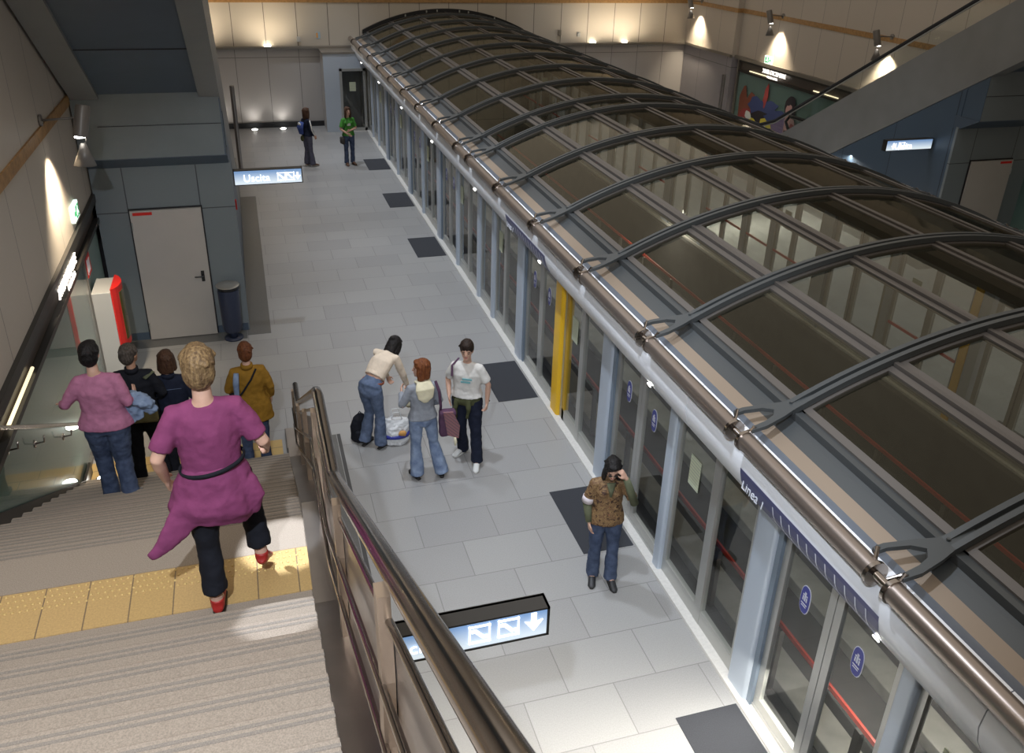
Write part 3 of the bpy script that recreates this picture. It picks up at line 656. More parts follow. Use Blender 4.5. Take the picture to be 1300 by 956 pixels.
# ------------------------------------------------------------------ platform screens
ZT_ = 2.095
CS = [.5, 4.0, 7.48, 10.96, 16.9, 20.4, 23.87]          # door centres along the platform
def side_fn(opp):
    if not opp:
        return lambda m: m
    def g(m): m.v = [(mx(x), y, z) for x, y, z in m.v]; m.f = [tuple(reversed(f)) for f in m.f]; return m
    return g
def oval(y, z, ry, rz, x0, x1, n=22):
    pts = []
    for i in range(n):
        a = 2*PI*i/n; c, s = math.cos(a), math.sin(a)
        pts.append((y+ry*(abs(c)**.75)*(1 if c > 0 else -1), z+rz*(abs(s)**.75)*(1 if s > 0 else -1)))
    return MB().prism(pts, 'x', x0, x1)
def screens(opp):
    F = side_fn(opp)
    where = 'on the opposite platform, beyond the vault' if opp else 'along the left platform'
    gp = ' on the opposite screen' if opp else ' on the near screen'
    nd = npn = npost = 0
    def post(y0, y1, label, m='post_blue', wide=False):
        t = thing('screen_post', label, 'post', (mx(KX) if opp else KX, (y0+y1)/2, .03), 0, 'screen posts'+gp)
        q = MB(); r = .045 if wide else .03; n = 5
        pts = [(KX+.08, y0)]+[(KX-.02+r-r*math.cos(a)-.03, y0+r-r*math.sin(PI/2-a)*1.0 if False else y0+r*(1-math.cos(PI/2*0))+0) for a in ()]
        # rounded front corners
        xf = KX-.05
        poly = [(KX+.08, y0)]+[(xf+r-r*math.sin(i*PI/2/n), y0+r-r*math.cos(i*PI/2/n)) for i in range(n+1)]+[(xf+r-r*math.cos(i*PI/2/n), y1-r+r*math.sin(i*PI/2/n)) for i in range(n+1)]+[(KX+.08, y1)]
        F(q.prism(poly, 'z', .03, ZT_)).build('shaft', m, t, 'auto')
        if wide and m == 'post_blue':
            F(MB().box(KX-.02, KX+.075, y0-.06, y0, .03, ZT_)).build('side_channel', 'post_blue_dark', t)
        return t
    def leaf(t, y0, y1, x, sticker=None):
        f = F(MB().box(x+.001, x+.044, y0, y0+.075, .17, ZT_-.1).box(x+.001, x+.044, y1-.075, y1, .17, ZT_-.1).box(x, x+.045, y0, y1, .06, .17).box(x, x+.045, y0, y1, ZT_-.1, ZT_-.02)).build('door_leaf', 'alu', t)
        F(MB().box(x+.018, x+.028, y0+.07, y1-.07, .16, ZT_-.09)).build('glass', 'screen_glass', f)
        F(MB().box(x+.044, x+.05, y0+.002, y0+.014, .065, ZT_-.03)).build('seal', 'rubber', f)
        if sticker is not None and not opp:
            yc, zc = (y0+y1)/2+sticker, 1.58
            s = oval(yc, zc, .062, .135, x+.012, x+.016).build('sticker', 'sticker_white', f)
            oval(yc, zc, .056, .128, x+.009, x+.0119).build('sticker_field', 'sticker_blue', s)
            m = MB()
            for dy, dz, a, b in ((0, .02, .008, .03), (-.022, .01, .006, .02), (.022, .01, .006, .02), (0, .065, .01, .01), (-.02, .045, .007, .007), (.02, .045, .007, .007)):
                m.box(x+.006, x+.0088, yc+dy-a, yc+dy+a, zc+dz-b, zc+dz+b)
            m.box(x+.006, x+.0088, yc-.035, yc+.035, zc-.045, zc-.035).box(x+.006, x+.0088, yc-.03, yc+.03, zc-.065, zc-.058)
            m.build('pictogram', 'sticker_white', s)
    def door(c):
        nonlocal nd
        t = thing('platform_door', f'{ORD[nd]} sliding glass double door {where}', 'door', (mx(KX) if opp else KX, c, .03), 0, 'sliding double doors'+gp)
        F(MB().box(KX, KX+.07, c-.75, c+.75, .028, .062)).build('threshold', 'alu', t)
        leaf(t, c-.748, c-.004, KX+.01, .06); leaf(t, c+.004, c+.688, KX+.01, .0); nd += 1
    def fixed(y0, y1, ymull, paper=None, red=True):
        nonlocal npn
        t = thing('glazed_panel', f'{ORD[npn]} fixed glazed panel between the doors {where}', 'window panel', (mx(KX) if opp else KX, (y0+y1)/2, .03), 0, 'fixed glazed panels'+gp); npn += 1
        x = KX
        m = MB().box(x, x+.06, y0, y1, .03, .20).box(x, x+.06, y0, y1, ZT_-.08, ZT_).box(x+.002, x+.05, y0, y0+.06, .20, ZT_-.08).box(x+.002, x+.05, y1-.06, y1, .20, ZT_-.08)
        if ymull is not None: m.box(x-.005, x+.055, ymull-.06, ymull+.06, .031, ZT_-.001)
        F(m).build('frame', 'alu', t)
        F(MB().box(x+.02, x+.03, y0+.05, y1-.05, .19, ZT_-.07)).build('glass', 'screen_glass', t)
        if paper is not None:
            F(MB().box(x+.008, x+.012, paper-.10, paper+.10, 1.38, 1.72)).build('paper_notice', paper_mat(), t)
        if opp: F(MB().box(x+.055, x+.075, y0+.05, y1-.05, .88, .92)).build('red_reflection', 'red', t)  # red strip built in place of a reflection in the panes
    # posts, doors, panels following the door centres
    ths = {}
    for c in CS:
        door(c)
        ye = abs(c-10.96) < .1 and not opp
        npost_lab = f'{ORD[npost]} thin blue-grey screen post {where}'
        if ye: post(c-1.02, c-.73, 'wide yellow screen post with small stickers '+where, 'yellow', True)
        else: post(c-.90, c-.75, npost_lab)
        if opp and abs(c-7.48) < .1:
            tag(F(MB().box(KX-.02, KX+.09, c+.93, c+1.06, .03, ZT_)).build('yellow_post', 'yellow'), 'narrow yellow post on the opposite platform, seen through the vault glass', 'post')
            post(c+.75, c+.92, 'narrow blue-grey post touching the opposite yellow post'); npost += 1; continue
        post(c+.75, c+1.06, f'wide blue-grey post beside the {ORD[nd-1]} double door {where}', 'post_blue', True)
        npost += 1
    for a, b in zip(CS, CS[1:]):
        if b-a > 5: continue
        y0, y1 = a+1.06, b-(1.02 if abs(b-10.96) < .1 and not opp else .9)
        fixed(y0, y1, y0+.72, y1-.38)
    # middle bay
    fixed(CS[3]+1.06, 13.36, 12.78, 13.1)
    post(13.36, 13.50, 'thin blue-grey screen post in the middle bay, near side'+(', opposite' if opp else ''))
    fixed(13.50, 14.34, None)
    post(14.34, 14.48, 'thin blue-grey screen post in the middle bay, far side'+(', opposite' if opp else ''))
    fixed(14.48, CS[4]-.9, 15.25, 15.85)
    # end bay
    e0 = CS[6]+1.06
    fixed(e0, 26.3, 25.7, 26.0); post(26.3, 26.44, 'second last thin screen post, near the end partition'+(', opposite' if opp else ''))
    fixed(26.44, 27.5, None); post(27.5, 27.64, 'last thin screen post before the end partition'+(', opposite' if opp else ''))
    fixed(27.64, YW, 28.5)
    fixed(YN+.2, CS[0]-.9, -2.5)
def paper_mat():
    if 'paper_lines' in MATS: return 'paper_lines'
    m = mat('paper_lines', (.60, .64, .46), .7); nt = m.node_tree; b = nt.nodes['Principled BSDF']
    tc = nt.nodes.new('ShaderNodeTexCoord'); wv = nt.nodes.new('ShaderNodeTexWave'); wv.bands_direction = 'Z'; wv.inputs['Scale'].default_value = 9; wv.inputs['Distortion'].default_value = .4
    nt.links.new(tc.outputs['Object'], wv.inputs['Vector']); r = nt.nodes.new('ShaderNodeValToRGB')
    r.color_ramp.elements[0].position = .05; r.color_ramp.elements[0].color = (.38, .42, .36, 1); r.color_ramp.elements[1].position = .3; r.color_ramp.elements[1].color = (.62, .66, .47, 1)
    nt.links.new(wv.outputs['Fac'], r.inputs[0]); nt.links.new(r.outputs[0], b.inputs['Base Color']); return 'paper_lines'
paper_mat()
screens(False); screens(True)
# stickers on the yellow post
yp = thing('post_stickers', 'small printed stickers on the side of the yellow screen post', 'sticker', (KX, 10.23, 1.7))
for i, (z, h, m) in enumerate(((1.75, .09, 'sticker_white'), (1.58, .07, 'fascia_blue'), (1.46, .10, 'sticker_white'), (1.33, .07, 'red'), (1.24, .06, 'sticker_white'))):
    MB().box(KX-.0, KX+.06, 10.231, 10.235, z, z+h).build('sticker', m, yp)
# second yellow jamb behind
tag(MB().box(KX+.0, KX+.07, 9.78, 9.86, .03, ZT_).build('yellow_jamb', mat('yellow_dull', (.50, .30, .02), .45)), 'narrow dull yellow jamb just nearer than the yellow post', 'post')

# door mats
YM = [14.222-3.0685-3.4981*2, 14.222-3.0685-3.4981, 14.222-3.0685, 14.222+3.0685, 14.222+3.0685+3.4981, 14.222+3.0685+2*3.4981]
for i, y in enumerate(YM):
    tag(MB().box(3.135, 3.745, y-.6, y+.6, 0, .008, .003).build('door_mat', 'mat_fabric'), ['dark rubber mat by the screen, nearest the camera, below the light box sign', 'dark mat under the woman in the brown patterned shirt', 'dark mat right of the woman in the white t-shirt', 'third dark mat from the far end, by the glass screen', 'second dark mat from the far end, by the glass screen', 'dark mat farthest along, right of the girl in green'][i], 'mat', 'dark mats in front of the platform doors')
    tag(MB().box(mx(3.745), mx(3.135), y-.6, y+.6, 0, .008, .003).build('door_mat', 'mat_fabric'), f'{ORD[i]} dark mat before the opposite platform doors, beyond the vault', 'mat', 'dark mats on the opposite platform')

# ------------------------------------------------------------------ fascia, tube, gutter
PR = [(KX+.06, 2.10), (3.80, 2.105), (3.70, 2.16), (3.60, 2.26), (3.53, 2.38), (3.50, 2.50), (3.515, 2.62), (3.56, 2.70), (3.66, 2.73), (3.66, 2.70), (3.58, 2.66), (3.56, 2.5), (3.62, 2.33), (3.72, 2.2), (KX+.06, 2.16)]
BY = [14.222-.4394-(6-k)*1.749 if k <= 6 else 14.222+.4394+(k-7)*1.749 for k in range(-1, 16)]
for opp in (False, True):
    F = side_fn(opp)
    w_ = 'over the opposite platform screen, right of the vault' if opp else 'over the left platform doors'
    fa = thing('canopy_fascia', 'curved white metal fascia '+w_, 'fascia', (mx(3.6) if opp else 3.6, 14, 2.1))
    edges = [YN+.1]+[14.222-3.0685+3.4981*k-1.75 for k in range(-5, 6)]+[YW]
    for a, b in zip(edges, edges[1:]): F(MB().prism(PR, 'y', a+.004, b-.004)).build('fascia_section', 'fascia_white', fa, 'auto')
    F(MB().tube([(3.80, YN, 2.10), (3.80, YW, 2.10)], .018, 8)).build('bottom_bead', 'alu', fa, True)
    for a in edges[1:-1]:
        F(MB().disc((3.585, a+.9, 2.255), .028, (-.8, 0, -.6), .01, 12)).build('spot_glint', 'lamp_white', fa)  # bright discs put in for lamp reflections on the fascia
    tb = thing('canopy_tube', 'thick brown steel tube with clamps '+w_, 'tube', (mx(3.5) if opp else 3.5, 14, 2.76))
    ys = [YN+.1]+BY+[YW]
    for i, (a, b) in enumerate(zip(ys, ys[1:])):
        F(MB().tube([(3.5, a+.09, 2.765), (3.5, b-.09, 2.765)], .075, 20)).build('tube_section', 'steel_dark', tb, 'auto')
    F(MB().tube([(3.5, YN, 2.765), (3.5, YW, 2.765)], .028, 10)).build('spindle', 'steel', tb, True)
    for y in BY:
        [F(MB().disc((3.5, y+s_*.085, 2.765), .088, (0, 1, 0), .03, 20)).build('clamp_ring', 'steel', tb, 'auto') for s_ in (-1, 1)]
    gt = thing('roof_gutter', 'steel and beige metal gutter '+w_, 'gutter', (mx(3.75) if opp else 3.75, 14, 2.7))
    F(MB().prism([(3.56, 2.66), (3.66, 2.68), (3.70, 2.76), (3.685, 2.78), (3.645, 2.70), (3.56, 2.68)], 'y', YN+.1, YW)).build('steel_lip', 'gutter_blue', gt, 'auto')
    F(MB().prism([(3.69, 2.74), (3.80, 2.785), (3.80, 2.815), (3.69, 2.77)], 'y', YN+.1, YW)).build('beige_panel', 'gutter_beige', gt)
    F(MB().prism([(3.80, 2.785), (3.99, 2.86), (3.99, 2.90), (3.80, 2.815)], 'y', YN+.1, YW)).build('dark_flashing', 'rib_grey', gt)
    F(MB().box(3.90, 3.99, YN+.1, YW, 2.1, 2.86)).build('upstand', 'track_steel', gt)
# line-map strips applied to the near fascia
def on_fascia(s):   # s in metres along the curved profile from its lower edge -> (x, z)
    P_ = [PR[2], PR[3], PR[4], PR[5], PR[6]]; 
    for a, b in zip(P_, P_[1:]):
        L_ = math.dist(a, b)
        if s <= L_: t = s/L_; return a[0]+(b[0]-a[0])*t, a[1]+(b[1]-a[1])*t
        s -= L_
    return P_[-1]
def fascia_strip(y0, y1, s0, s1, off, name, m, parent, n=6):
    q = MB(); vs = []; fs = []
    for i in range(n+1):
        x, z = on_fascia(s0+(s1-s0)*i/n); 
        for y in (y0, y1): vs.append((x-off, y, z-off*.35))
    for i in range(n): fs.append((2*i, 2*i+1, 2*i+3, 2*i+2))
    vs2 = [(x+.001, y, z) for x, y, z in vs]
    k = len(vs); q.add(vs+vs2, fs+[tuple(j+k for j in reversed(f)) for f in fs]+[(0, 1, k+1, k), (2*n, 2*n+1, k+2*n+1, k+2*n), *[(2*i, 2*i+2, k+2*i+2, k+2*i) for i in range(n)], *[(2*i+1, 2*i+3, k+2*i+3, k+2*i+1) for i in range(n)]])
    return q.build(name, m, parent)
for j, (ya, yb) in enumerate(((4.95, 3.25), (11.65, 9.85))):
    lab = ['dark blue line map strip reading Linea 1 on the fascia, nearest the camera', 'dark blue line map strip on the fascia above the yellow post'][j]
    t = thing('line_map', lab, 'sign', (3.52, ya, 2.4))
    fascia_strip(yb, ya, .16, .42, .004, 'strip', 'fascia_blue', t)
    n = 11
    for i in range(n): y = ya-.48-(ya-yb-.6)*i/(n-1); fascia_strip(y-.006, y+.006, .22, .38, .007, 'tick', 'sticker_white', t, 4)
    fascia_strip(yb+.08, ya-.42, .205, .214, .007, 'line', 'sticker_white', t, 2)
    x, z = on_fascia(.26)
    text('Linea 1', .12, 'sticker_white', 'lettering', t, frame_mat((x-.028, ya-.03, z-.02), (0, -1, 0), (.10, 0, 1)), .002, sx=.95)

# ------------------------------------------------------------------ glass vault
vt = thing('glass_vault', 'long arched roof of tinted glass panes in grey ribs over the tracks', 'roof', (XC, 14, 2.8))
RV, ZA = 6.05, 3.535
def zv(x, h=0): return ZA-RV+math.sqrt(RV*RV-(x-XC)**2)+h
PX = [3.975, 4.80, 5.66, XC, mx(5.66), mx(4.80), mx(3.975)]
def arcpts(x0, x1, h, n): return [(x0+(x1-x0)*i/n, zv(x0+(x1-x0)*i/n, h)) for i in range(n+1)]
ends = BY+[YW-.05]
for k, (a, b) in enumerate(zip(ends, ends[1:])):
    for i in range(6):
        x0, x1 = PX[i], PX[i+1]; e = .055; ey = .07
        up = arcpts(x0+e, x1-e, .0, 4); dn = arcpts(x0+e, x1-e, -.016, 4)
        q = MB().prism(up+dn[::-1], 'y', a+ey, b-ey)
        p = q.build('glass_pane', 'vault_glass', vt)
        fr = MB(); fe = .05
        fr.prism(arcpts(x0+.03, x1-.03, .012, 4)+arcpts(x0+.03, x1-.03, -.03, 4)[::-1], 'y', a+.045, a+.045+fe)
        fr.prism(arcpts(x0+.03, x1-.03, .012, 4)+arcpts(x0+.03, x1-.03, -.03, 4)[::-1], 'y', b-.045-fe, b-.045)
        fr.prism(arcpts(x0+.03, x0+.085, .013, 1)+arcpts(x0+.03, x0+.085, -.03, 1)[::-1], 'y', a+.045, b-.045)
        fr.prism(arcpts(x1-.085, x1-.03, .013, 1)+arcpts(x1-.085, x1-.03, -.03, 1)[::-1], 'y', a+.045, b-.045)
        fr.build('pane_frame', 'purlin_grey', p)
for y in BY:
    q = MB()
    for dy in (-.04, .04):
        q.prism(arcpts(PX[0]-.06, PX[-1]+.06, .075, 36)+arcpts(PX[0]-.06, PX[-1]+.06, .02, 36)[::-1], 'y', y+dy-.022, y+dy+.022)
    q.prism(arcpts(PX[0], PX[-1], .03, 36)+arcpts(PX[0], PX[-1], -.06, 36)[::-1], 'y', y-.03, y+.03)
    q.build('rib', 'rib_grey', vt)
for x in PX[1:-1]:
    z = zv(x); MB().box(x-.022, x+.022, BY[0], YW, z-.06, z+.035, .004).build('purlin', 'purlin_grey', vt)
for x in (PX[0], PX[-1]):
    z = zv(x); MB().box(x-.04, x+.04, YN+.1, YW, z-.08, z+.01, .004).build('eave_beam', 'rib_grey', vt)
# forked brackets from the rib ends down to the steel tube
for opp in (False, True):
    F = side_fn(opp)
    for y in BY:
        z0 = zv(PX[0]-.0)+.05
        q = MB()
        # fork lies in a sloping plane from the rib end to the tube
        def pz(x): return z0-(3.99-x)*.30
        outline = [(4.12, .055), (3.90, .075), (3.78, .135), (3.62, .20), (3.55, .205), (3.54, .165), (3.62, .155), (3.74, .10), (3.80, .03), (3.76, -.03), (3.68, -.055), (3.56, -.06), (3.54, -.10), (3.66, -.115), (3.82, -.09), (3.93, -.06), (4.12, -.055)]
        top = [(x, y+dy, pz(x)+.02) for x, dy in outline]; bot = [(x, y+dy, pz(x)-.012) for x, dy in outline]
        n = len(outline)
        F(q.add(top+bot, [tuple(range(n)), tuple(range(2*n-1, n-1, -1))]+[(i, (i+1) % n, n+(i+1) % n, n+i) for i in range(n)]))
        b = MB()
        for x, dy in ((4.06, .03), (4.06, -.03), (3.94, .02), (3.57, .185), (3.57, -.08)): b.tube([(x, y+dy, pz(x)-.005), (x, y+dy, pz(x)+.035)], .013, 8)
        F(b); q.add(b.v, b.f)
        br = q.build('fork_bracket', 'rib_grey', vt)
        for pr_ in ([(3.57, y+.185, pz(3.57)+.03), (3.53, y+.14, 2.82)], [(3.57, y-.08, pz(3.57)+.03), (3.52, y-.085, 2.82)], [(3.66, y-.06, 2.86), (3.52, y+.01, 2.77)]):
            F(MB().tube(pr_, .014, 8)).build('pin', 'steel', br)
# black gasket arch where the vault meets the end wall
MB().prism(arcpts(3.9, mx(3.9), .13, 40)+arcpts(3.9, mx(3.9), .02, 40)[::-1], 'y', YW-.14, YW-.02).build('end_gasket', 'black', vt)
for x in (5.3, 6.0, 6.35, 7.1, 7.4, 8.3): MB().box(x-.02, x+.02, YW-.16, YW-.13, zv(x)+.04, zv(x)+.11).build('gasket_clip', 'alu', vt)

# ------------------------------------------------------------------ end partition with glass door
for opp in (False, True):
    F = side_fn(opp); f = mx if opp else (lambda x: x)
    t = thing('end_partition', 'pale blue metal partition with a glazed door at the '+('far end of the opposite platform' if opp else 'far end of the left platform'), 'partition', (f(3.1), 28.6, 0))
    F(MB().box(2.5, 2.56, 28.62, YW, 0, 2.47)).build('side_panel', 'wall_panel_pale' if 'wall_panel_pale' in MATS else mat('wall_panel_pale', (.46, .45, .44), .45), t)
    F(MB().box(2.5, 2.98, 28.56, 28.62, 0, 1.98).box(2.5, 3.86, 28.56, 28.62, 1.98, 2.42)).build('front_panel', 'post_blue', t)
    F(MB().box(2.46, 3.86, 28.54, YW, 2.42, 2.48)).build('top', 'trim_metal', t)
    d = F(MB().box(2.98, 3.06, 28.54, 28.60, 0, 1.98).box(3.72, 3.80, 28.54, 28.60, 0, 1.98).box(2.98, 3.80, 28.54, 28.60, 1.90, 1.98).box(2.98, 3.80, 28.54, 28.60, 0, .12)).build('door', 'alu', t)
    F(MB().box(3.06, 3.72, 28.565, 28.575, .12, 1.90)).build('glass', 'screen_glass', d)
    F(MB().box(3.28, 3.48, 28.555, 28.56, 1.28, 1.56)).build('paper_notice', 'paper_lines', d)
    F(MB().box(3.06, 3.72, 29.2, 29.25, 0, 2.4)).build('dark_lobby', 'track_steel', t)
    F(MB().box(3.0, 3.8, 28.50, 28.54, 0, .015)).build('sill', 'kerb_stone', t)

# ------------------------------------------------------------------ people
mat('skin', (.60, .36, .26), .55, noise=.08, nscale=20); mat('skin_dark', (.40, .22, .14), .55)
mat('eye_dark', (.02, .015, .012), .3); mat('lips', (.38, .10, .09), .5); mat('eye_white', (.7, .68, .64), .3)
def cloth(name, col, **k): return mat(name, col, .85, spec=.2, noise=k.get('noise', .18), nscale=k.get('ns', 14), bump=.5, bscale=k.get('bs', 22), vary=k.get('vary'))
def remesh(o, vox, smooth=4, disp=0, dscale=.09):
    r = o.modifiers.new('r', 'REMESH'); r.mode = 'VOXEL'; r.voxel_size = vox; r.use_smooth_shade = True
    s = o.modifiers.new('s', 'SMOOTH'); s.factor = .5; s.iterations = smooth
    if disp:
        key = 'folds%.3f' % dscale
        t = bpy.data.textures.get(key) or bpy.data.textures.new(key, 'CLOUDS'); t.noise_scale = dscale
        d = o.modifiers.new('d', 'DISPLACE'); d.texture = t; d.strength = disp; d.mid_level = .5; d.texture_coords = 'GLOBAL'
    return o
def L(a, b, t): return V(a).lerp(V(b), t)

DEF = dict(
    hipL=(-.09, 0, .90), hipR=(.09, 0, .90), kneeL=(-.10, .02, .49), kneeR=(.10, .02, .49), ankL=(-.10, -.01, .085), ankR=(.10, -.01, .085),
    toeL=(-.12, .15, .03), toeR=(.12, .15, .03), pel=(0, 0, .93), waist=(0, .005, 1.07), chest=(0, 0, 1.27), neck=(0, -.01, 1.43), head=(0, .02, 1.50),
    shL=(-.158, 0, 1.355), shR=(.158, 0, 1.355), elL=(-.225, -.03, 1.09), elR=(.225, -.03, 1.09), wrL=(-.23, .05, .87), wrR=(.23, .05, .87))
def person(name, label, loc, rz, H=1.7, pose={}, fem=True, wide=1.0, headyaw=0, headpitch=0, headroll=0, top=None, bottom=None, shoes=None, hair=None, sleeve=1.0, skin='skin', hands={}, extra=None, lean=0, cuffat=1.0, hem=.92, flare=1.0, skirt_mat=None):
    J = {k: V(v) for k, v in DEF.items()}
    for k, v in pose.items(): J[k] = V(v)
    S = H/1.72
    base = V(loc); Rz = Matrix.Rotation(rz, 4, 'Z')
    W = Matrix.Translation(base)@Rz@Matrix.Scale(S, 4)
    def T(m): m.v = [tuple(W@V(p)) for p in m.v]; return m
    root = thing('person', label, 'person', tuple(base), 0)
    w = wide
    hw = 1.06 if fem else .97
    # ---- head frame
    nk, hd = J['neck'], J['head']
    Rh = Matrix.Rotation(headyaw, 3, 'Z')@Matrix.Rotation(-headpitch, 3, 'X')@Matrix.Rotation(headroll, 3, 'Y')
    def HP(x, y, z): return hd+Rh@V((x, y, z))
    b = MB()
    prof_ = [(-.005, .022, .030, .050), (.012, .040, .048, .036), (.035, .053, .066, .022), (.065, .062, .080, .012), (.10, .068, .090, .006), (.135, .072, .094, .000), (.17, .070, .090, -.004), (.20, .058, .074, -.006), (.218, .038, .048, -.006), (.226, .012, .016, -.006)]
    n = 16; vs = []; fs = []
    for z, rx, ry, cy in prof_:
        for k in range(n):
            a = 2*PI*k/n; vs.append(HP(rx*math.cos(a), cy+ry*math.sin(a), z))
    for i in range(len(prof_)-1):
        for k in range(n): fs.append((i*n+k, i*n+(k+1) % n, (i+1)*n+(k+1) % n, (i+1)*n+k))
    fs.append(tuple(range(n-1, -1, -1))); fs.append(tuple(range((len(prof_)-1)*n, len(prof_)*n)))
    b.add(vs, fs)
    b.tube([HP(0, .088, .118), HP(0, .104, .085), HP(0, .100, .072)], [.009, .014, .012], 8)      # nose
    for s in (-1, 1): b.ell(HP(s*.071, -.005, .095), (.012, .022, .032), Rh, 10)                    # ears
    b.ell(HP(0, .078, .045), (.022, .014, .012), Rh, 10); b.ell(HP(0, .07, .015), (.022, .02, .018), Rh, 10)
    b.tube([nk+V((0, -.005, -.06)), nk+V((0, 0, .02)), HP(0, -.005, .03)], [(.062, .058), (.05, .05), (.048, .052)], 14)
    # ---- trunk of the body
    pel, wa, ch = J['pel'], J['waist'], J['chest']
    b.tube([pel+V((0, 0, -.10)), pel, wa, ch, L(ch, nk, .6), nk], [(.11*w, .08), (.15*w*hw, .095), (.122*w, .085), (.14*w, .092), (.105, .065), (.055, .05)], 18, ref=(0, 1, 0))
    for s in 'LR':
        hp, kn, an, to, sh, el, wr = (J[q+s] for q in ('hip', 'knee', 'ank', 'toe', 'sh', 'el', 'wr'))
        b.tube([hp+V((0, 0, .03)), L(hp, kn, .4), kn, L(kn, an, .35), an], [.082*w, .075*w, .052, .052, .036], 12, ref=(0, 1, 0))
        b.tube([an+V((0, 0, -.0)), L(an, to, .5), to], [(.035, .035), (.038, .03), (.03, .018)], 10)
        nkb = L(ch, nk, .75)
        b.tube([nkb, sh+(sh-nkb)*-.12, sh, L(sh, el, .45), el, L(el, wr, .3), wr], [.04, .042, .042, .042, .036, .036, .024], 12, ref=(0, 1, 0))
        # ---- hand: palm, four fingers of different lengths, thumb from the side of the palm
        hs = hands.get(s, {}); fd = (hs.get('dir') and V(hs['dir']) or (wr-el)).normalized()
        pn = V(hs.get('palm', (1 if s == 'L' else -1, 0, 0))); pn = (pn-fd*pn.dot(fd)).normalized()   # palm normal
        sd = fd.cross(pn)*(1 if s == 'L' else -1)
        if sd.y < 0 and 'palm' not in hs: sd = -sd                                                         # thumb side
        curl = hs.get('curl', .45)
        b.tube([wr-fd*.01, wr+fd*.03, wr+fd*.085], [(.022, .02), (.036, .016), (.040, .013)], 10, ref=tuple(pn))
        for i, (off, ln) in enumerate(((.030, .070), (.010, .078), (-.011, .073), (-.030, .056))):
            p0 = wr+fd*.078+sd*off; a = curl*.5; p = [p0]; d = fd
            for k, fr in enumerate((.42, .32, .26)):
                ang = a*(k+1)*.8; d = (fd*math.cos(ang)+pn*math.sin(ang)); p.append(p[-1]+d*ln*fr)
            b.tube(p, [.0095, .009, .0085, .007], 8)
        th = wr+fd*.022+sd*.028
        b.tube([th, th+sd*.022+fd*.022+pn*.006, th+sd*.030+fd*.048+pn*.014, th+sd*.028+fd*.066+pn*.02], [.013, .011, .010, .008], 8)
    body = T(b).build('body', skin, root, True); remesh(body, .0078, 3)
    # face pieces
    for s in (-1, 1):
        T(MB().ell(HP(s*.029, .085, .103), (.012, .006, .007), Rh, 10)).build('eye', 'eye_dark', root, True)
        T(MB().tube([HP(s*.015, .091, .121), HP(s*.032, .088, .126), HP(s*.046, .078, .120)], .004, 6)).build('eyebrow', hair[1] if hair else 'eye_dark', root)
    T(MB().ell(HP(0, .090, .047), (.022, .006, .007), Rh, 10)).build('mouth', 'lips', root, True)
    # ---- hair
    if hair:
        style, hm = hair[0], hair[1]
        h = MB()
        h.ell(HP(0, -.018, .145), (.089, .107, .100), Rh, 18)
        h.ell(HP(0, -.054, .10), (.084, .073, .098), Rh, 16)
        if style == 'short': h.ell(HP(0, -.060, .055), (.056, .045, .055), Rh, 12); h.ell(HP(0, .055, .19), (.058, .04, .035), Rh, 12)
        if style == 'crop': h.ell(HP(0, -.058, .06), (.054, .042, .045), Rh, 12)
        if style in ('bob', 'long', 'long_loose'):
            dz = {'bob': -.03, 'long': -.10, 'long_loose': -.20}[style]
            h.ell(HP(0, .05, .195), (.06, .045, .03), Rh, 12)
            h.tube([HP(0, -.05, .15), HP(0, -.065, .05), HP(0, -.07, dz*.5), HP(0, -.075, dz)], [(.085, .055), (.085, .055), (.08, .045), (.06, .03)], 16, ref=tuple(Rh@V((0, 1, 0))))
            for s in (-1, 1): h.tube([HP(s*.068, .012, .16), HP(s*.080, .016, .07), HP(s*.082, .0, dz*.6+.01), HP(s*.074, -.006, dz)], [(.024, .042), (.026, .05), (.028, .05), (.018, .03)], 10, ref=tuple(Rh@V((0, 1, 0))))
        rr_ = random.Random(hash(name+label) % 1000 if False else len(label))
        for i in range(26):      # loose locks over the crown
            a = rr_.uniform(0, 2*PI); e = rr_.uniform(.15, 1.2)
            c = V((.083*math.sin(e)*math.cos(a), -.02+.1*math.sin(e)*math.sin(a), .142+.096*math.cos(e)))
            if c.y > .05 and c.z < .18: continue
            d = V((c.x*.9, c.y*.6, -.07)).normalized()
            h.tube([HP(*c), HP(*(c+d*.022)), HP(*(c+d*.045))], [.012, .012, .008], 6)
        o = T(h).build('hair', hm, root, True); remesh(o, .008, 2, .006, .012)
    # ---- trousers
    t = MB()
    t.tube([wa+V((0, 0, -.03)), pel+V((0, 0, .04)), pel+V((0, 0, -.04)), pel+V((0, .0, -.11))], [(.137*w, .10), (.165*w*hw, .113), (.172*w*hw, .118), (.12*w, .10)], 18, ref=(0, 1, 0))
    for s in 'LR':
        hp, kn, an = (J[q+s] for q in ('hip', 'knee', 'ank'))
        cuff = an+(an-kn).normalized()*.02 if cuffat >= 1 else L(kn, an, cuffat)
        t.tube([hp+V((0, 0, .02)), L(hp, kn, .35), kn, L(kn, an, .5), cuff], [.098*w, .088*w, .066*w, .066*flare, .072*flare], 14, ref=(0, 1, 0))
    o = T(t).build('trousers', bottom, root, True); remesh(o, .011, 3, .022)
    # ---- top
    t = MB(); hz = hem
    dirp = (wa-pel)
    hemp = pel+dirp.normalized()*((hz-.93)) if hz < .98 else L(pel, wa, (hz-.93)/.14)
    fl = 1.0 if hz > .85 else 1.08
    pts = [hemp]; rad = [((.188*hw if hz < 1.0 else .147)*w*fl, (.142 if hz < 1 else .112)*fl)]
    if hz < .9: pts.append(pel); rad.append((.186*w*hw, .138))
    pts += [wa, ch, L(ch, nk, .55), nk+V((0, 0, -.01))]; rad += [(.152*w, .116), (.166*w, .118), (.145*w, .092), (.068, .062)]
    t.tube(pts, rad, 20, ref=(0, 1, 0))
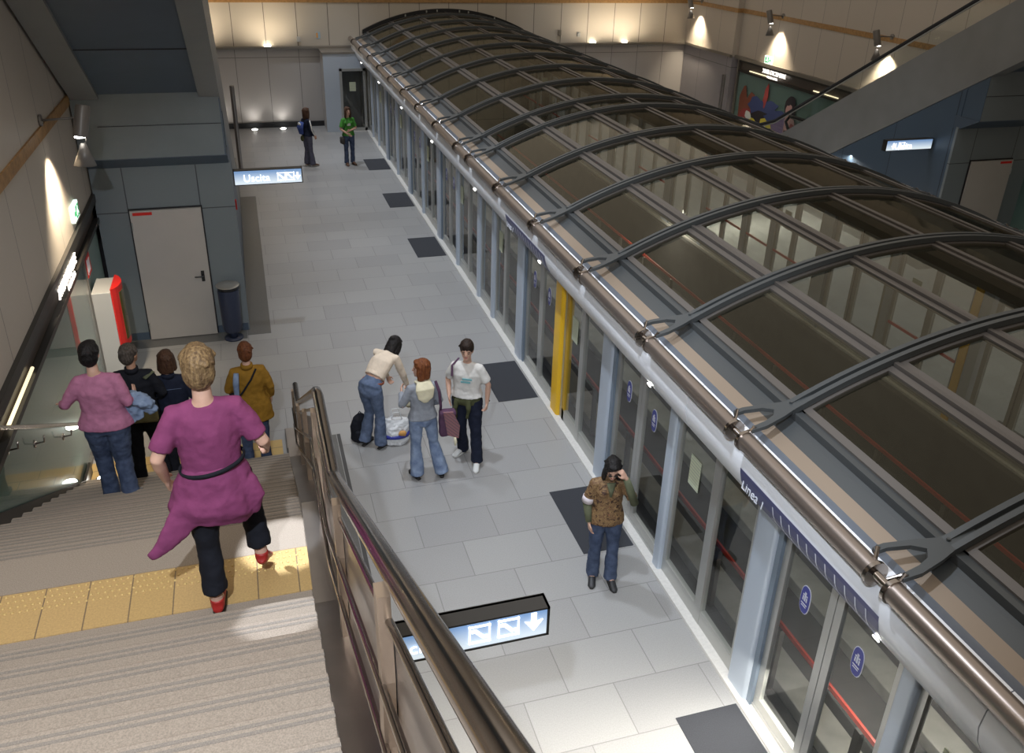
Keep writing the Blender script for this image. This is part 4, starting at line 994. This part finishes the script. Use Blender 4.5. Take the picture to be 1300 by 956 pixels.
    if fem:
        fw = Matrix.Identity(3)
        for s in (-1, 1): t.ell(ch+V((s*.065, .085, .0)), (.06, .05, .06), None, 12)
    for s in 'LR':
        sh, el, wr = (J[q+s] for q in ('sh', 'el', 'wr')); nkb = L(ch, nk, .72)
        if sleeve >= 1: P_ = [nkb, sh, L(sh, el, .5), el, L(el, wr, .5), L(el, wr, min(1, .95*sleeve))]; R_ = [.055, .058*w, .054*w, .049, .045, .040]
        elif sleeve > .5: P_ = [nkb, sh, L(sh, el, .5), el, L(el, wr, .25)]; R_ = [.06, .066*w, .060*w, .058, .055]
        else: P_ = [nkb, sh, L(sh, el, .45), L(sh, el, .8)]; R_ = [.055, .060*w, .058*w, .062]
        t.tube(P_, R_, 14, ref=(0, 1, 0))
    o = T(t).build(top[0], top[1], root, True); remesh(o, .011, 3, .020)
    if top[0] in ('jacket', 'coat', 'shirt', 'denim_jacket', 'hoodie', 'track_top'):
        c = MB().tube([nk+V((0, 0, -.02)), nk+V((0, -.006, .035))], [(.075, .07), (.07, .066)], 18)
        T(c).build('collar', top[1] if len(top) < 3 else top[2], root, True)
    # ---- shoes
    for s in 'LR':
        an, to = J['ank'+s], J['toe'+s]; d = (to-an); 
        up = V((0, 0, 1)); q = MB()
        q.tube([an+V((0, 0, -.01))-d*.28+V((0, 0, -.02)), an+V((0, 0, -.028)), L(an, to, .55)+V((0, 0, .0)), to+d*.12, to+d*.26], [(.030, .032), (.038, .042), (.042, .032), (.042, .024), (.022, .014)], 12)
        q.tube([an+V((0, 0, -.02)), an+V((0, 0, .03))], .042, 12)
        o = T(q).build('shoe', shoes[0], root, True); remesh(o, .009, 2)
        q = MB(); a0 = an-d*.36; a0 = V((a0.x, a0.y, a0.z)); 
        sole_d = V((0, 0, -.072)) if abs(an.z-.085) < .01 and abs(to.z-.03) < .01 else None
        if sole_d is not None:
            q.tube([V((a0.x, a0.y, .012)), V((an.x, an.y, .012)), V((to.x, to.y, .012)), V((to.x, to.y, .012))+V((d.x, d.y, 0))*.26], [(.026, .012), (.036, .012), (.045, .012), (.022, .011)], 12)
            T(q).build('sole', shoes[1], o, True)
    ctx = dict(J=J, T=T, HP=HP, root=root, Rh=Rh, W=W)
    if extra: extra(ctx)
    return root

cloth('pink_light', (.45, .175, .28)); cloth('pink_hot', (.205, .046, .12), noise=.12); cloth('pink_seam', (.40, .10, .25))
cloth('denim', (.075, .10, .165), vary=(.04, .055, .10)); cloth('denim_mid', (.13, .17, .26), vary=(.08, .11, .18)); cloth('denim_light', (.24, .31, .43), vary=(.15, .20, .31)); cloth('denim_pale', (.27, .34, .47), vary=(.13, .18, .30), ns=9)
cloth('black_cloth', (.012, .013, .018)); cloth('navy_cloth', (.014, .018, .035)); cloth('mustard', (.27, .14, .018)); cloth('mustard_dark', (.20, .10, .012))
cloth('white_cloth', (.68, .66, .62), noise=.08); cloth('cream_cloth', (.72, .60, .47), noise=.08); cloth('cream_light', (.76, .70, .50), noise=.1); cloth('grey_cloth', (.30, .32, .36)); cloth('olive', (.07, .075, .035)); cloth('olive_grey', (.13, .14, .085))
cloth('green_cloth', (.07, .27, .045)); cloth('purple_jeans', (.10, .10, .14)); cloth('cuff_white', (.62, .56, .58), noise=.05); cloth('blue_bag', (.05, .08, .25))
cloth('stripe_base', (.10, .05, .09))
mat('red_shoe', (.36, .02, .015), .5); mat('dark_shoe', (.02, .02, .022), .5); mat('white_shoe', (.62, .62, .60), .5); mat('brown_shoe', (.14, .07, .04), .5); mat('grey_shoe', (.25, .25, .25), .5); mat('sole_dark', (.02, .018, .016), .7); mat('sole_light', (.6, .58, .54), .7)
mat('leather_brown', (.24, .06, .025), .4); mat('plastic_bag', (.72, .73, .74), .35, bump=.6, bscale=14)
def hairmat(name, c, c2):
    m = mat(name, c, .5, spec=.22, bump=.9, bscale=70); nt = m.node_tree; b = nt.nodes['Principled BSDF']
    tc = nt.nodes.new('ShaderNodeTexCoord'); mp = nt.nodes.new('ShaderNodeMapping'); mp.inputs['Scale'].default_value = (60, 60, 9)
    nz = nt.nodes.new('ShaderNodeTexNoise'); nz.inputs['Scale'].default_value = 1.2; nz.inputs['Detail'].default_value = 3
    nt.links.new(tc.outputs['Object'], mp.inputs[0]); nt.links.new(mp.outputs[0], nz.inputs['Vector'])
    r = nt.nodes.new('ShaderNodeValToRGB'); r.color_ramp.elements[0].position = .35; r.color_ramp.elements[1].position = .65
    r.color_ramp.elements[0].color = (*c, 1); r.color_ramp.elements[1].color = (*c2, 1); nt.links.new(nz.outputs['Fac'], r.inputs[0]); nt.links.new(r.outputs[0], b.inputs['Base Color'])
hairmat('hair_black', (.008, .007, .007), (.02, .017, .016)); hairmat('hair_brown', (.045, .02, .012), (.09, .045, .025)); hairmat('hair_dark', (.016, .011, .009), (.04, .024, .017))
hairmat('hair_auburn', (.12, .035, .012), (.22, .075, .025)); hairmat('hair_blond', (.10, .06, .03), (.26, .17, .08)); hairmat('hair_grey', (.05, .04, .032), (.11, .09, .075)); hairmat('hair_red', (.085, .026, .01), (.16, .055, .02))
def patterned(name, cols, scale):
    m = bpy.data.materials.new(name); m.use_nodes = True; nt = m.node_tree; b = nt.nodes['Principled BSDF']; b.inputs['Roughness'].default_value = .7
    tc = nt.nodes.new('ShaderNodeTexCoord'); nz = nt.nodes.new('ShaderNodeTexNoise'); nz.inputs['Scale'].default_value = scale; nz.inputs['Distortion'].default_value = 1.2; nz.inputs['Detail'].default_value = 2
    nt.links.new(tc.outputs['Object'], nz.inputs['Vector']); r = nt.nodes.new('ShaderNodeValToRGB'); r.color_ramp.interpolation = 'LINEAR'
    r.color_ramp.elements[0].position = .35; r.color_ramp.elements[0].color = (*cols[0], 1); r.color_ramp.elements[1].position = .65; r.color_ramp.elements[1].color = (*cols[-1], 1)
    for i, c in enumerate(cols[1:-1]): e = r.color_ramp.elements.new(.35+.3*(i+1)/(len(cols)-1)); e.color = (*c, 1)
    nt.links.new(nz.outputs['Fac'], r.inputs[0]); nt.links.new(r.outputs[0], b.inputs['Base Color']); MATS[name] = m
patterned('brown_print', [(.05, .022, .012), (.16, .085, .035), (.30, .19, .08), (.12, .055, .03), (.22, .13, .055)], 22)
def striped(name, cols, scale):
    m = bpy.data.materials.new(name); m.use_nodes = True; nt = m.node_tree; b = nt.nodes['Principled BSDF']; b.inputs['Roughness'].default_value = .8
    tc = nt.nodes.new('ShaderNodeTexCoord'); wv = nt.nodes.new('ShaderNodeTexWave'); wv.bands_direction = 'DIAGONAL'; wv.inputs['Scale'].default_value = scale; wv.inputs['Distortion'].default_value = .6
    nt.links.new(tc.outputs['Object'], wv.inputs['Vector']); r = nt.nodes.new('ShaderNodeValToRGB'); r.color_ramp.interpolation = 'CONSTANT'
    r.color_ramp.elements[0].color = (*cols[0], 1); r.color_ramp.elements[1].position = .8; r.color_ramp.elements[1].color = (*cols[-1], 1)
    for i, c in enumerate(cols[1:-1]): e = r.color_ramp.elements.new(.8*(i+1)/(len(cols)-1)); e.color = (*c, 1)
    nt.links.new(wv.outputs['Fac'], r.inputs[0]); nt.links.new(r.outputs[0], b.inputs['Base Color']); MATS[name] = m
striped('bag_stripes', [(.06, .03, .08), (.35, .12, .05), (.5, .42, .3), (.10, .12, .25), (.3, .06, .07)], 14)

def tz(y): return RIS*(math.floor((YB-y)/TRD)+1)
# 1. woman in the magenta t-shirt on the landing, mid-stride going down
def ex_pink(c):
    J, T, root = c['J'], c['T'], c['root']
    # jumper tied round the waist, swinging out to the left behind her
    q = MB()
    q.tube([(0, .0, 1.05), (0, 0, .97), (-.01, .0, .87), (-.03, -.01, .76), (-.05, -.02, .68)], [(.152, .112), (.188, .135), (.215, .15), (.235, .15), (.20, .11)], 22, ref=(0, 1, 0))
    q.tube([(-.10, -.06, .86), (-.20, -.09, .74), (-.30, -.12, .63), (-.39, -.13, .575)], [(.10, .05), (.085, .035), (.05, .022), (.022, .014)], 12, ref=(0, 1, 0))
    q.tube([(.14, -.04, .90), (.19, -.06, .80), (.17, -.05, .70)], [(.08, .05), (.07, .04), (.035, .025)], 12, ref=(0, 1, 0))
    o = T(q).build('tied_jumper', 'pink_hot', root, True); remesh(o, .011, 4, .035, .11)
    T(MB().tube([(.085*math.cos(a)*1.0, 0, 0) for a in (0,)]*2, .001)) if False else None
    pts = [(.170*math.cos(a), -.002+.130*math.sin(a), 1.035+.028*math.cos(a)) for a in [i*2*PI/28 for i in range(29)]]
    T(MB().tube(pts, [(.007, .015)]*29, 6)).build('black_belt', 'black_cloth', root, True)
person('woman_pink', 'woman in magenta t-shirt, jumper tied at waist and red shoes striding down the landing', (-.36, 4.12, 2.76), math.radians(4), 1.68, dict(
    hipL=(-.085, .0, .90), kneeL=(-.09, .02, .49), ankL=(-.085, -.03, .085), toeL=(-.07, .13, .03), hipR=(.10, .02, .90), kneeR=(.17, .24, .55), ankR=(.20, .17, .20), toeR=(.23, .30, .09),
    elL=(-.27, -.05, 1.13), wrL=(-.25, .09, .91), elR=(.275, -.03, 1.13), wrR=(.30, .16, .98)),
    top=('t_shirt', 'pink_hot'), bottom='black_cloth', shoes=('red_shoe', 'sole_dark'), hair=('short', 'hair_blond'), sleeve=.4, wide=1.04, hem=1.0, extra=ex_pink, hands={'L': {'curl': 1.2}, 'R': {'curl': 1.2}}, flare=1.05, cuffat=.80)
# 2. woman in the light pink jumper, hand on the left rail, denim jacket over her arm
def ex_lady(c):
    T, root = c['T'], c['root']
    q = MB().tube([(.16, .07, 1.13), (.25, .06, 1.12), (.36, .03, 1.10), (.44, .0, 1.07)], [(.06, .05), (.10, .07), (.085, .06), (.04, .03)], 12, ref=(0, 0, 1))
    q.tube([(.22, .06, 1.08), (.24, .04, .98), (.28, .03, .90)], [(.10, .05), (.095, .045), (.06, .03)], 12, ref=(0, 1, 0))
    q.tube([(.33, .05, 1.06), (.41, .05, 1.0), (.46, .03, 1.01)], [(.06, .04), (.05, .04), (.03, .02)], 10, ref=(0, 1, 0))
    o = T(q).build('denim_jacket', 'denim_light', root, True); remesh(o, .010, 2, .05, .06)
person('woman_lady', 'woman in light pink jumper with denim jacket over her arm, holding the left rail', (-1.60, 7.95, tz(7.95)), math.radians(-6), 1.78, dict(
    kneeL=(-.12, .10, .50), ankL=(-.13, .16, .0), toeL=(-.13, .31, -.06), kneeR=(.07, .05, .49), ankR=(.10, -.02, .085),
    elL=(-.31, -.02, 1.14), wrL=(-.40, .18, 1.04), elR=(.24, -.05, 1.14), wrR=(.24, .16, 1.12), head=(-.03, .04, 1.51), neck=(-.02, 0, 1.44)),
    top=('jumper', 'pink_light'), bottom='denim', shoes=('grey_shoe', 'sole_dark'), hair=('short', 'hair_black'), wide=1.24, hem=.88, extra=ex_lady, hands={'L': {'dir': (-.25, 1, -.2), 'palm': (0, -.2, -1), 'curl': 1.3}}, flare=1.15)
# 3. man in black near the bottom of the stairs
def ex_man(c):
    T, root = c['T'], c['root']
    T(MB().tube([(-.13, -.095, 1.36), (-.20, -.02, 1.395), (-.19, .05, 1.35)], [(.03, .012)]*3, 8)).build('shoulder_stripe', 'olive_grey', root, True)
    T(MB().tube([(.13, -.095, 1.36), (.20, -.02, 1.395), (.19, .05, 1.35)], [(.03, .012)]*3, 8)).build('shoulder_stripe', 'olive_grey', root, True)
    q = T(MB().bbox(-.06, .22, -.20, -.12, .86, 1.06, .03)).build('hip_bag', 'olive_bag' if 'olive_bag' in MATS else cloth('olive_bag', (.20, .18, .085)), root, True)
person('man_black', 'man with grey cropped hair in black jacket and trousers on the bottom steps', (-1.50, 9.28, tz(9.28)), math.radians(-4), 1.77, dict(ankL=(-.10, -.04, .085), kneeR=(.12, .06, .5), ankR=(.14, .06, .085), toeR=(.17, .22, .03), elL=(-.27, .0, 1.13), wrL=(-.22, .16, 1.0), elR=(.27, .0, 1.12), wrR=(.20, .16, .98)),
    fem=False, top=('jacket', 'black_cloth'), bottom='black_cloth', shoes=('dark_shoe', 'sole_dark'), hair=('crop', 'hair_grey'), wide=1.22, hem=.90, headyaw=math.radians(-28), extra=ex_man, skin='skin_dark')
# 4. dark haired woman in navy
person('woman_navy', 'woman with brown bobbed hair in a dark navy jacket on the bottom steps', (-1.16, 9.46, tz(9.46)), math.radians(-3), 1.72, dict(kneeL=(-.10, .04, .49), elR=(.26, -.02, 1.12), wrR=(.22, .14, .99), elL=(-.25, -.03, 1.12)),
    top=('denim_jacket', 'navy_cloth'), bottom='black_cloth', shoes=('dark_shoe', 'sole_dark'), hair=('bob', 'hair_brown'), wide=1.18, hem=.90, extra=lambda c: c['T'](MB().tube([(-.14, -.118, 1.30), (0, -.128, 1.30), (.14, -.118, 1.30)], .003, 6)).build('back_seam', 'denim_mid', c['root']))
# 5. woman in the mustard coat
def ex_mus(c):
    T, root = c['T'], c['root']
    T(MB().tube([(.10, -.07, 1.41), (.03, -.125, 1.30), (-.08, -.135, 1.15), (-.15, -.12, 1.06), (-.19, -.06, 1.02)], [(.011, .006)]*5, 8, ref=(0, 1, 0))).build('bag_strap', 'black_cloth', root)
    q = MB().tube([(-.13, -.11, 1.40), (-.145, -.13, 1.28), (-.15, -.135, 1.14), (-.14, -.13, 1.04)], [(.03, .02), (.036, .025), (.03, .022), (.02, .015)], 10, ref=(0, 1, 0))
    T(q).build('denim_scarf', 'denim_light', root, True)
    T(MB().bbox(-.24, -.12, .0, .14, .92, 1.08, .03)).build('shoulder_bag', 'black_cloth', root, True)
person('woman_mustard', 'woman with auburn hair in a mustard coat at the foot of the stairs', (-.30, 9.76, 0), math.radians(2), 1.74, dict(elR=(.25, -.02, 1.12), wrR=(.245, .06, .95), elL=(-.24, .02, 1.12), wrL=(-.18, .16, 1.02), ankR=(.11, .05, .085), toeR=(.13, .2, .03)),
    top=('coat', 'mustard'), bottom='denim', shoes=('white_shoe', 'sole_light'), hair=('short', 'hair_red'), wide=1.2, hem=.70, extra=ex_mus, flare=.95)
# 6. woman bending over her bags
def ex_bend(c):
    T, root = c['T'], c['root']
    pts = [(.158*math.cos(a), .045+.116*math.sin(a), 1.0-.02*math.sin(a)) for a in [i*2*PI/24 for i in range(25)]]
    T(MB().tube(pts, [(.008, .018)]*25, 6)).build('belt', 'leather_brown', root, True)
person('woman_bending', 'dark haired woman in cream jumper and jeans bending over her bags', (1.20, 9.86, 0), math.radians(-48), 1.66, dict(
    pel=(0, -.03, .92), waist=(0, .07, 1.05), chest=(0, .24, 1.20), neck=(0, .40, 1.28), head=(0, .45, 1.26), shL=(-.17, .34, 1.26), shR=(.17, .34, 1.26),
    elL=(-.20, .44, 1.02), wrL=(-.15, .52, .80), elR=(.21, .42, 1.0), wrR=(.17, .54, .78), hipL=(-.09, -.03, .90), hipR=(.09, -.03, .90), kneeL=(-.10, .06, .49), ankL=(-.11, -.06, .085), toeL=(-.13, .09, .03), kneeR=(.11, .02, .5), ankR=(.12, .0, .085)),
    top=('jumper', 'cream_cloth'), bottom='denim_mid', shoes=('dark_shoe', 'sole_dark'), hair=('bob', 'hair_black'), headpitch=math.radians(42), hem=1.10, extra=ex_bend, flare=1.2, hands={'L': {'curl': 1.6}, 'R': {'curl': 1.6}})
# 7. woman in grey hoodie seen from behind
def ex_hood(c):
    T, root = c['T'], c['root']
    q = MB().tube([(0, -.07, 1.45), (0, -.12, 1.38), (0, -.135, 1.26), (0, -.13, 1.20)], [(.10, .03), (.125, .045), (.10, .03), (.03, .015)], 16, ref=(0, 1, 0))
    q.tube([(-.09, .0, 1.45), (-.07, -.06, 1.45), (0, -.085, 1.45), (.07, -.06, 1.45), (.09, 0, 1.45)], .022, 10)
    o = T(q).build('hood', 'cream_light', root, True); remesh(o, .009, 2, .01)
    q = MB().tube([(.16, -.05, 1.43), (.19, -.10, 1.30), (.21, -.10, 1.08), (.22, -.05, .98)], [(.018, .008)]*4, 8, ref=(0, 1, 0))
    T(q).build('bag_strap', 'stripe_base', root)
    T(MB().tube([(-.155, .05, 1.09), (-.12, .16, 1.15)], .05, 12)).build('cuff', 'cream_light', root, True)
person('woman_hoodie', 'auburn haired woman in grey hoodie and pale flared jeans, seen from behind', (1.70, 8.98, 0), math.radians(8), 1.66, dict(
    elL=(-.26, .02, 1.13), wrL=(-.20, .22, 1.20), elR=(.23, .0, 1.11), wrR=(.18, .16, 1.0), kneeR=(.15, .03, .5), ankR=(.22, -.07, .085), toeR=(.25, .08, .03), ankL=(-.09, .0, .085), kneeL=(-.09, .03, .49)),
    top=('hoodie', 'grey_cloth', 'cream_light'), bottom='denim_pale', shoes=('dark_shoe', 'sole_dark'), hair=('bob', 'hair_auburn'), headyaw=math.radians(72), hem=.92, extra=ex_hood, flare=1.3, hands={'L': {'curl': .6}})
# 8. person in the white t-shirt
def ex_tee(c):
    T, root = c['T'], c['root']
    q = MB().tube([(0, 0, 1.02), (0, 0, .96), (0, .0, .88)], [(.155, .118), (.185, .138), (.19, .14)], 20, ref=(0, 1, 0))
    q.tube([(.10, .12, .96), (.12, .15, .84), (.11, .14, .70)], [.03, .03, .018], 8).tube([(-.05, .13, .96), (-.06, .16, .86), (-.04, .15, .72)], [.03, .03, .018], 8)
    o = T(q).build('tied_jacket', 'olive', root, True); remesh(o, .010, 2, .03)
    T(MB().box(-.09, .03, .119, .128, 1.24, 1.262).box(-.07, .05, .119, .128, 1.20, 1.222)).build('shirt_print', mat('print_teal', (.18, .42, .45), .6), root)
    q = MB()
    for z in (.42, .35, .28, .21, .14): q.ell((-.185, .02, z), (.008, .01, .01), None, 8)
    T(q).build('snap_buttons', 'white_shoe', root)
    T(MB().tube([(-.264, -.002, .93), (-.262, .004, .915)], .032, 12)).build('watch', 'steel', root, True)
    T(MB().tube([(.12, -.06, 1.44), (.17, .08, 1.40), (.16, .13, 1.28)], [(.014, .006)]*3, 8)).build('strap', 'stripe_base', root)
person('person_tee', 'smiling short haired person in white t-shirt and dark trousers facing two women', (2.32, 9.22, 0), math.radians(152), 1.74, dict(
    elL=(-.27, .0, 1.14), wrL=(-.262, .03, .90), elR=(.26, -.06, 1.14), wrR=(.21, .08, .98), kneeL=(-.13, .06, .5), ankL=(-.16, .10, .085), toeL=(-.18, .25, .03), kneeR=(.08, .0, .49), ankR=(.09, -.16, .085), toeR=(.16, -.03, .03)),
    fem=False, top=('t_shirt', 'white_cloth'), bottom='navy_cloth', shoes=('white_shoe', 'sole_light'), hair=('short', 'hair_dark'), sleeve=.4, wide=1.14, hem=.98, headyaw=math.radians(8), headpitch=math.radians(4), extra=ex_tee, hands={'L': {'curl': 1.8}}, flare=1.1)
# 9. woman in the brown patterned shirt, hand to her temple
def ex_br(c):
    T, root, HP = c['T'], c['root'], c['HP']
    q = MB()
    for s in (-1, 1): q.ell(HP(s*.030, .097, .103), (.022, .006, .014), c['Rh'], 12)
    q.tube([HP(-.01, .1, .106), HP(.01, .1, .106)], .004, 6)
    for s in (-1, 1): q.tube([HP(s*.05, .092, .106), HP(s*.078, .0, .105)], .003, 6)
    T(q).build('sunglasses', 'black', root, True)
    q = MB().tube([(0, .1, 1.42), (0, .125, 1.34), (0, .13, 1.26)], [(.05, .012), (.03, .012), (.012, .01)], 10, ref=(0, 1, 0)); T(q).build('undershirt', 'olive_grey', root, True)
    J = c['J']
    T(MB().tube([L(J['elR'], J['wrR'], -.02), L(J['elR'], J['wrR'], .5), L(J['elR'], J['wrR'], .96)], [.050, .044, .036], 14)).build('undersleeve', 'olive_grey', root, True)
    T(MB().tube([L(J['elL'], J['wrL'], .0), L(J['elL'], J['wrL'], .5), L(J['elL'], J['wrL'], .96)], [.046, .044, .036], 14)).build('undersleeve', 'olive_grey', root, True)
    e = L(J['shR'], J['elR'], 1.0); e0 = L(J['shR'], J['elR'], .72)
    T(MB().tube([e0, e], [.066, .064], 14)).build('turned_cuff', 'cuff_white', root, True)
    e = L(J['shL'], J['elL'], 1.02); e0 = L(J['shL'], J['elL'], .72)
    T(MB().tube([e0, e], [.064, .062], 14)).build('undersleeve', 'olive_grey', root, True) if False else None
    q = MB()
    for z in (1.22, 1.12, 1.02, .93): q.ell((0.0, .13, z), .007, None, 6)
    T(q).build('buttons', 'leather_brown', root)
person('woman_brown', 'long haired woman in brown patterned shirt and sunglasses, hand raised to her temple', (3.16, 6.62, 0), math.radians(168), 1.62, dict(
    shL=(-.17, 0, 1.37), elL=(-.27, .12, 1.16), wrL=(-.135, .17, 1.53), elR=(.225, -.01, 1.11), wrR=(.20, .06, .88), ankL=(-.10, .03, .085), toeL=(-.12, .19, .03), ankR=(.09, -.05, .085), toeR=(.12, .11, .03), head=(-.01, .035, 1.49)),
    top=('shirt', 'brown_print'), bottom='denim', shoes=('dark_shoe', 'sole_dark'), hair=('long', 'hair_black'), sleeve=.4, wide=1.04, hem=.86, headpitch=math.radians(22), headyaw=math.radians(-6), extra=ex_br, hands={'L': {'dir': (.55, -.1, .8), 'palm': (.6, -.6, -.4), 'curl': 1.2}, 'R': {'curl': .9}}, flare=1.12)
# 10. girl in the navy track top
def ex_navy(c):
    T, root = c['T'], c['root']
    J = c['J']
    T(MB().tube([J['shR']+V((.03, 0, .04)), L(J['shR'], J['elR'], .5)+V((.058, 0, 0)), J['elR']+V((.05, 0, 0)), L(J['elR'], J['wrR'], .9)+V((.04, 0, 0))], [(.006, .018)]*4, 8, ref=(0, 1, 0))).build('white_stripe', 'white_cloth', root, True)
    q = MB().tube([(0, -.15, 1.34), (-.0, -.22, 1.2), (0, -.19, 1.0)], [(.10, .03), (.13, .08), (.10, .05)], 14, ref=(0, 1, 0))
    T(q).build('rucksack', 'blue_bag', root, True)
    T(MB().disc((0, -.24, 1.27), .07, (0, 1, .1), .02)).build('ball_print', 'white_cloth', root, True)
    T(MB().ell((.0, -.17, .86), (.07, .05, .09))).build('hip_pouch', 'olive', root, True)
person('girl_navy', 'girl in navy track top with white sleeve stripe and blue rucksack, standing far away', (1.58, 24.45, 0), math.radians(-62), 1.60, dict(wrR=(.19, .12, .93), wrL=(-.19, .14, .93), elR=(.22, .0, 1.12), ankR=(.10, .06, .085), toeR=(.12, .22, .03)),
    top=('track_top', 'navy_cloth'), bottom='purple_jeans', shoes=('brown_shoe', 'sole_light'), hair=('long', 'hair_brown'), wide=1.02, hem=.92, extra=ex_navy, flare=1.25)
# 11. girl in green
def ex_green(c):
    T, root = c['T'], c['root']
    T(MB().box(-.03, .07, .12, .13, 1.20, 1.27)).build('shirt_print', 'white_cloth', root)
    q = MB().bbox(.17, .25, -.10, .14, .66, .86, .03); T(q).build('shoulder_bag', 'olive_bag2' if 'olive_bag2' in MATS else cloth('olive_bag2', (.06, .055, .05)), root, True)
    T(MB().tube([(.21, .05, .85), (.18, .1, 1.1), (.05, .12, 1.4)], [(.01, .005)]*3, 6)).build('bag_strap', 'black_cloth', root)
person('girl_green', 'girl in a bright green t-shirt and dark jeans standing by the far mat', (2.70, 24.4, 0), math.radians(196), 1.60, dict(wrL=(.03, .20, 1.07), elL=(-.23, .05, 1.10), wrR=(.10, .19, .98), elR=(.24, .02, 1.10)),
    top=('t_shirt', 'green_cloth'), bottom='denim', shoes=('brown_shoe', 'sole_dark'), hair=('long', 'hair_brown'), sleeve=.4, hem=.90, headyaw=math.radians(4), extra=ex_green)

# ------------------------------------------------------------------ bags on the floor and on shoulders
t = thing('rucksack', 'small black rucksack standing on the floor behind the bending woman', 'bag', (1.05, 10.02, 0), .3)
q = MB().tube([(1.05, 10.04, .0), (1.05, 10.04, .04), (1.05, 10.05, .22), (1.06, 10.06, .34), (1.06, 10.06, .40)], [(.12, .08), (.14, .10), (.135, .095), (.10, .07), (.03, .02)], 16, ref=(0, 1, 0))
remesh(q.build('body', 'black_cloth', t, True), .010, 2, .02)
q = MB().bbox(.97, 1.13, 9.90, 9.96, .04, .2, .02); q.build('pocket', 'black_cloth', t, True)
MB().tube([(1.02, 10.06, .38), (1.05, 10.05, .44), (1.09, 10.06, .38)], .008, 8).build('handle', 'black_cloth', t, True)
t = thing('shopping_bag', 'white carrier bag with a blue band beside the bending woman', 'bag', (1.50, 9.80, 0))
q = MB().tube([(1.50, 9.85, 0), (1.50, 9.85, .03), (1.50, 9.85, .26), (1.51, 9.86, .38)], [(.15, .09), (.17, .11), (.18, .10), (.15, .05)], 18, ref=(0, 1, 0))
remesh(q.build('body', 'plastic_bag', t, True), .009, 1, .05, .08)
MB().tube([(1.50, 9.85, .12), (1.50, 9.85, .17)], [(.185, .122), (.185, .118)], 18, ref=(0, 1, 0)).build('blue_band', 'sticker_blue', t, True)
MB().tube([(1.56, 9.74, .17), (1.57, 9.735, .21), (1.57, 9.745, .24)], [(.05, .012), (.055, .012), (.03, .01)], 12, ref=(0, 1, 0)).build('orange_print', 'orange', t, True)
for s in (-1, 1): MB().tube([(1.43, 9.86+s*.04, .36), (1.46, 9.85+s*.05, .50), (1.55, 9.85+s*.05, .50), (1.58, 9.86+s*.04, .36)], .006, 8).build('handle', 'plastic_bag', t, True)
t = thing('shoulder_bag', 'dark shoulder bag with colourful woven stripes hanging at the hoodie woman\'s hip', 'bag', (1.97, 8.95, .8))
q = MB().bbox(1.89, 2.10, 8.86, 8.98, .62, .98, .04); remesh(q.build('body', 'stripe_base', t, True), .009, 1, .02)
q = MB().prism([(1.98, .66), (2.12, .60), (2.135, .78), (2.05, .98), (1.93, .99)], 'y', 8.835, 8.862); q.build('woven_panel', 'bag_stripes', t)
MB().tube([(2.07, 8.84, .62), (2.08, 8.835, .55), (2.075, 8.84, .50)], [.014, .02, .012], 8).build('tassel', 'cream_light', t, True)
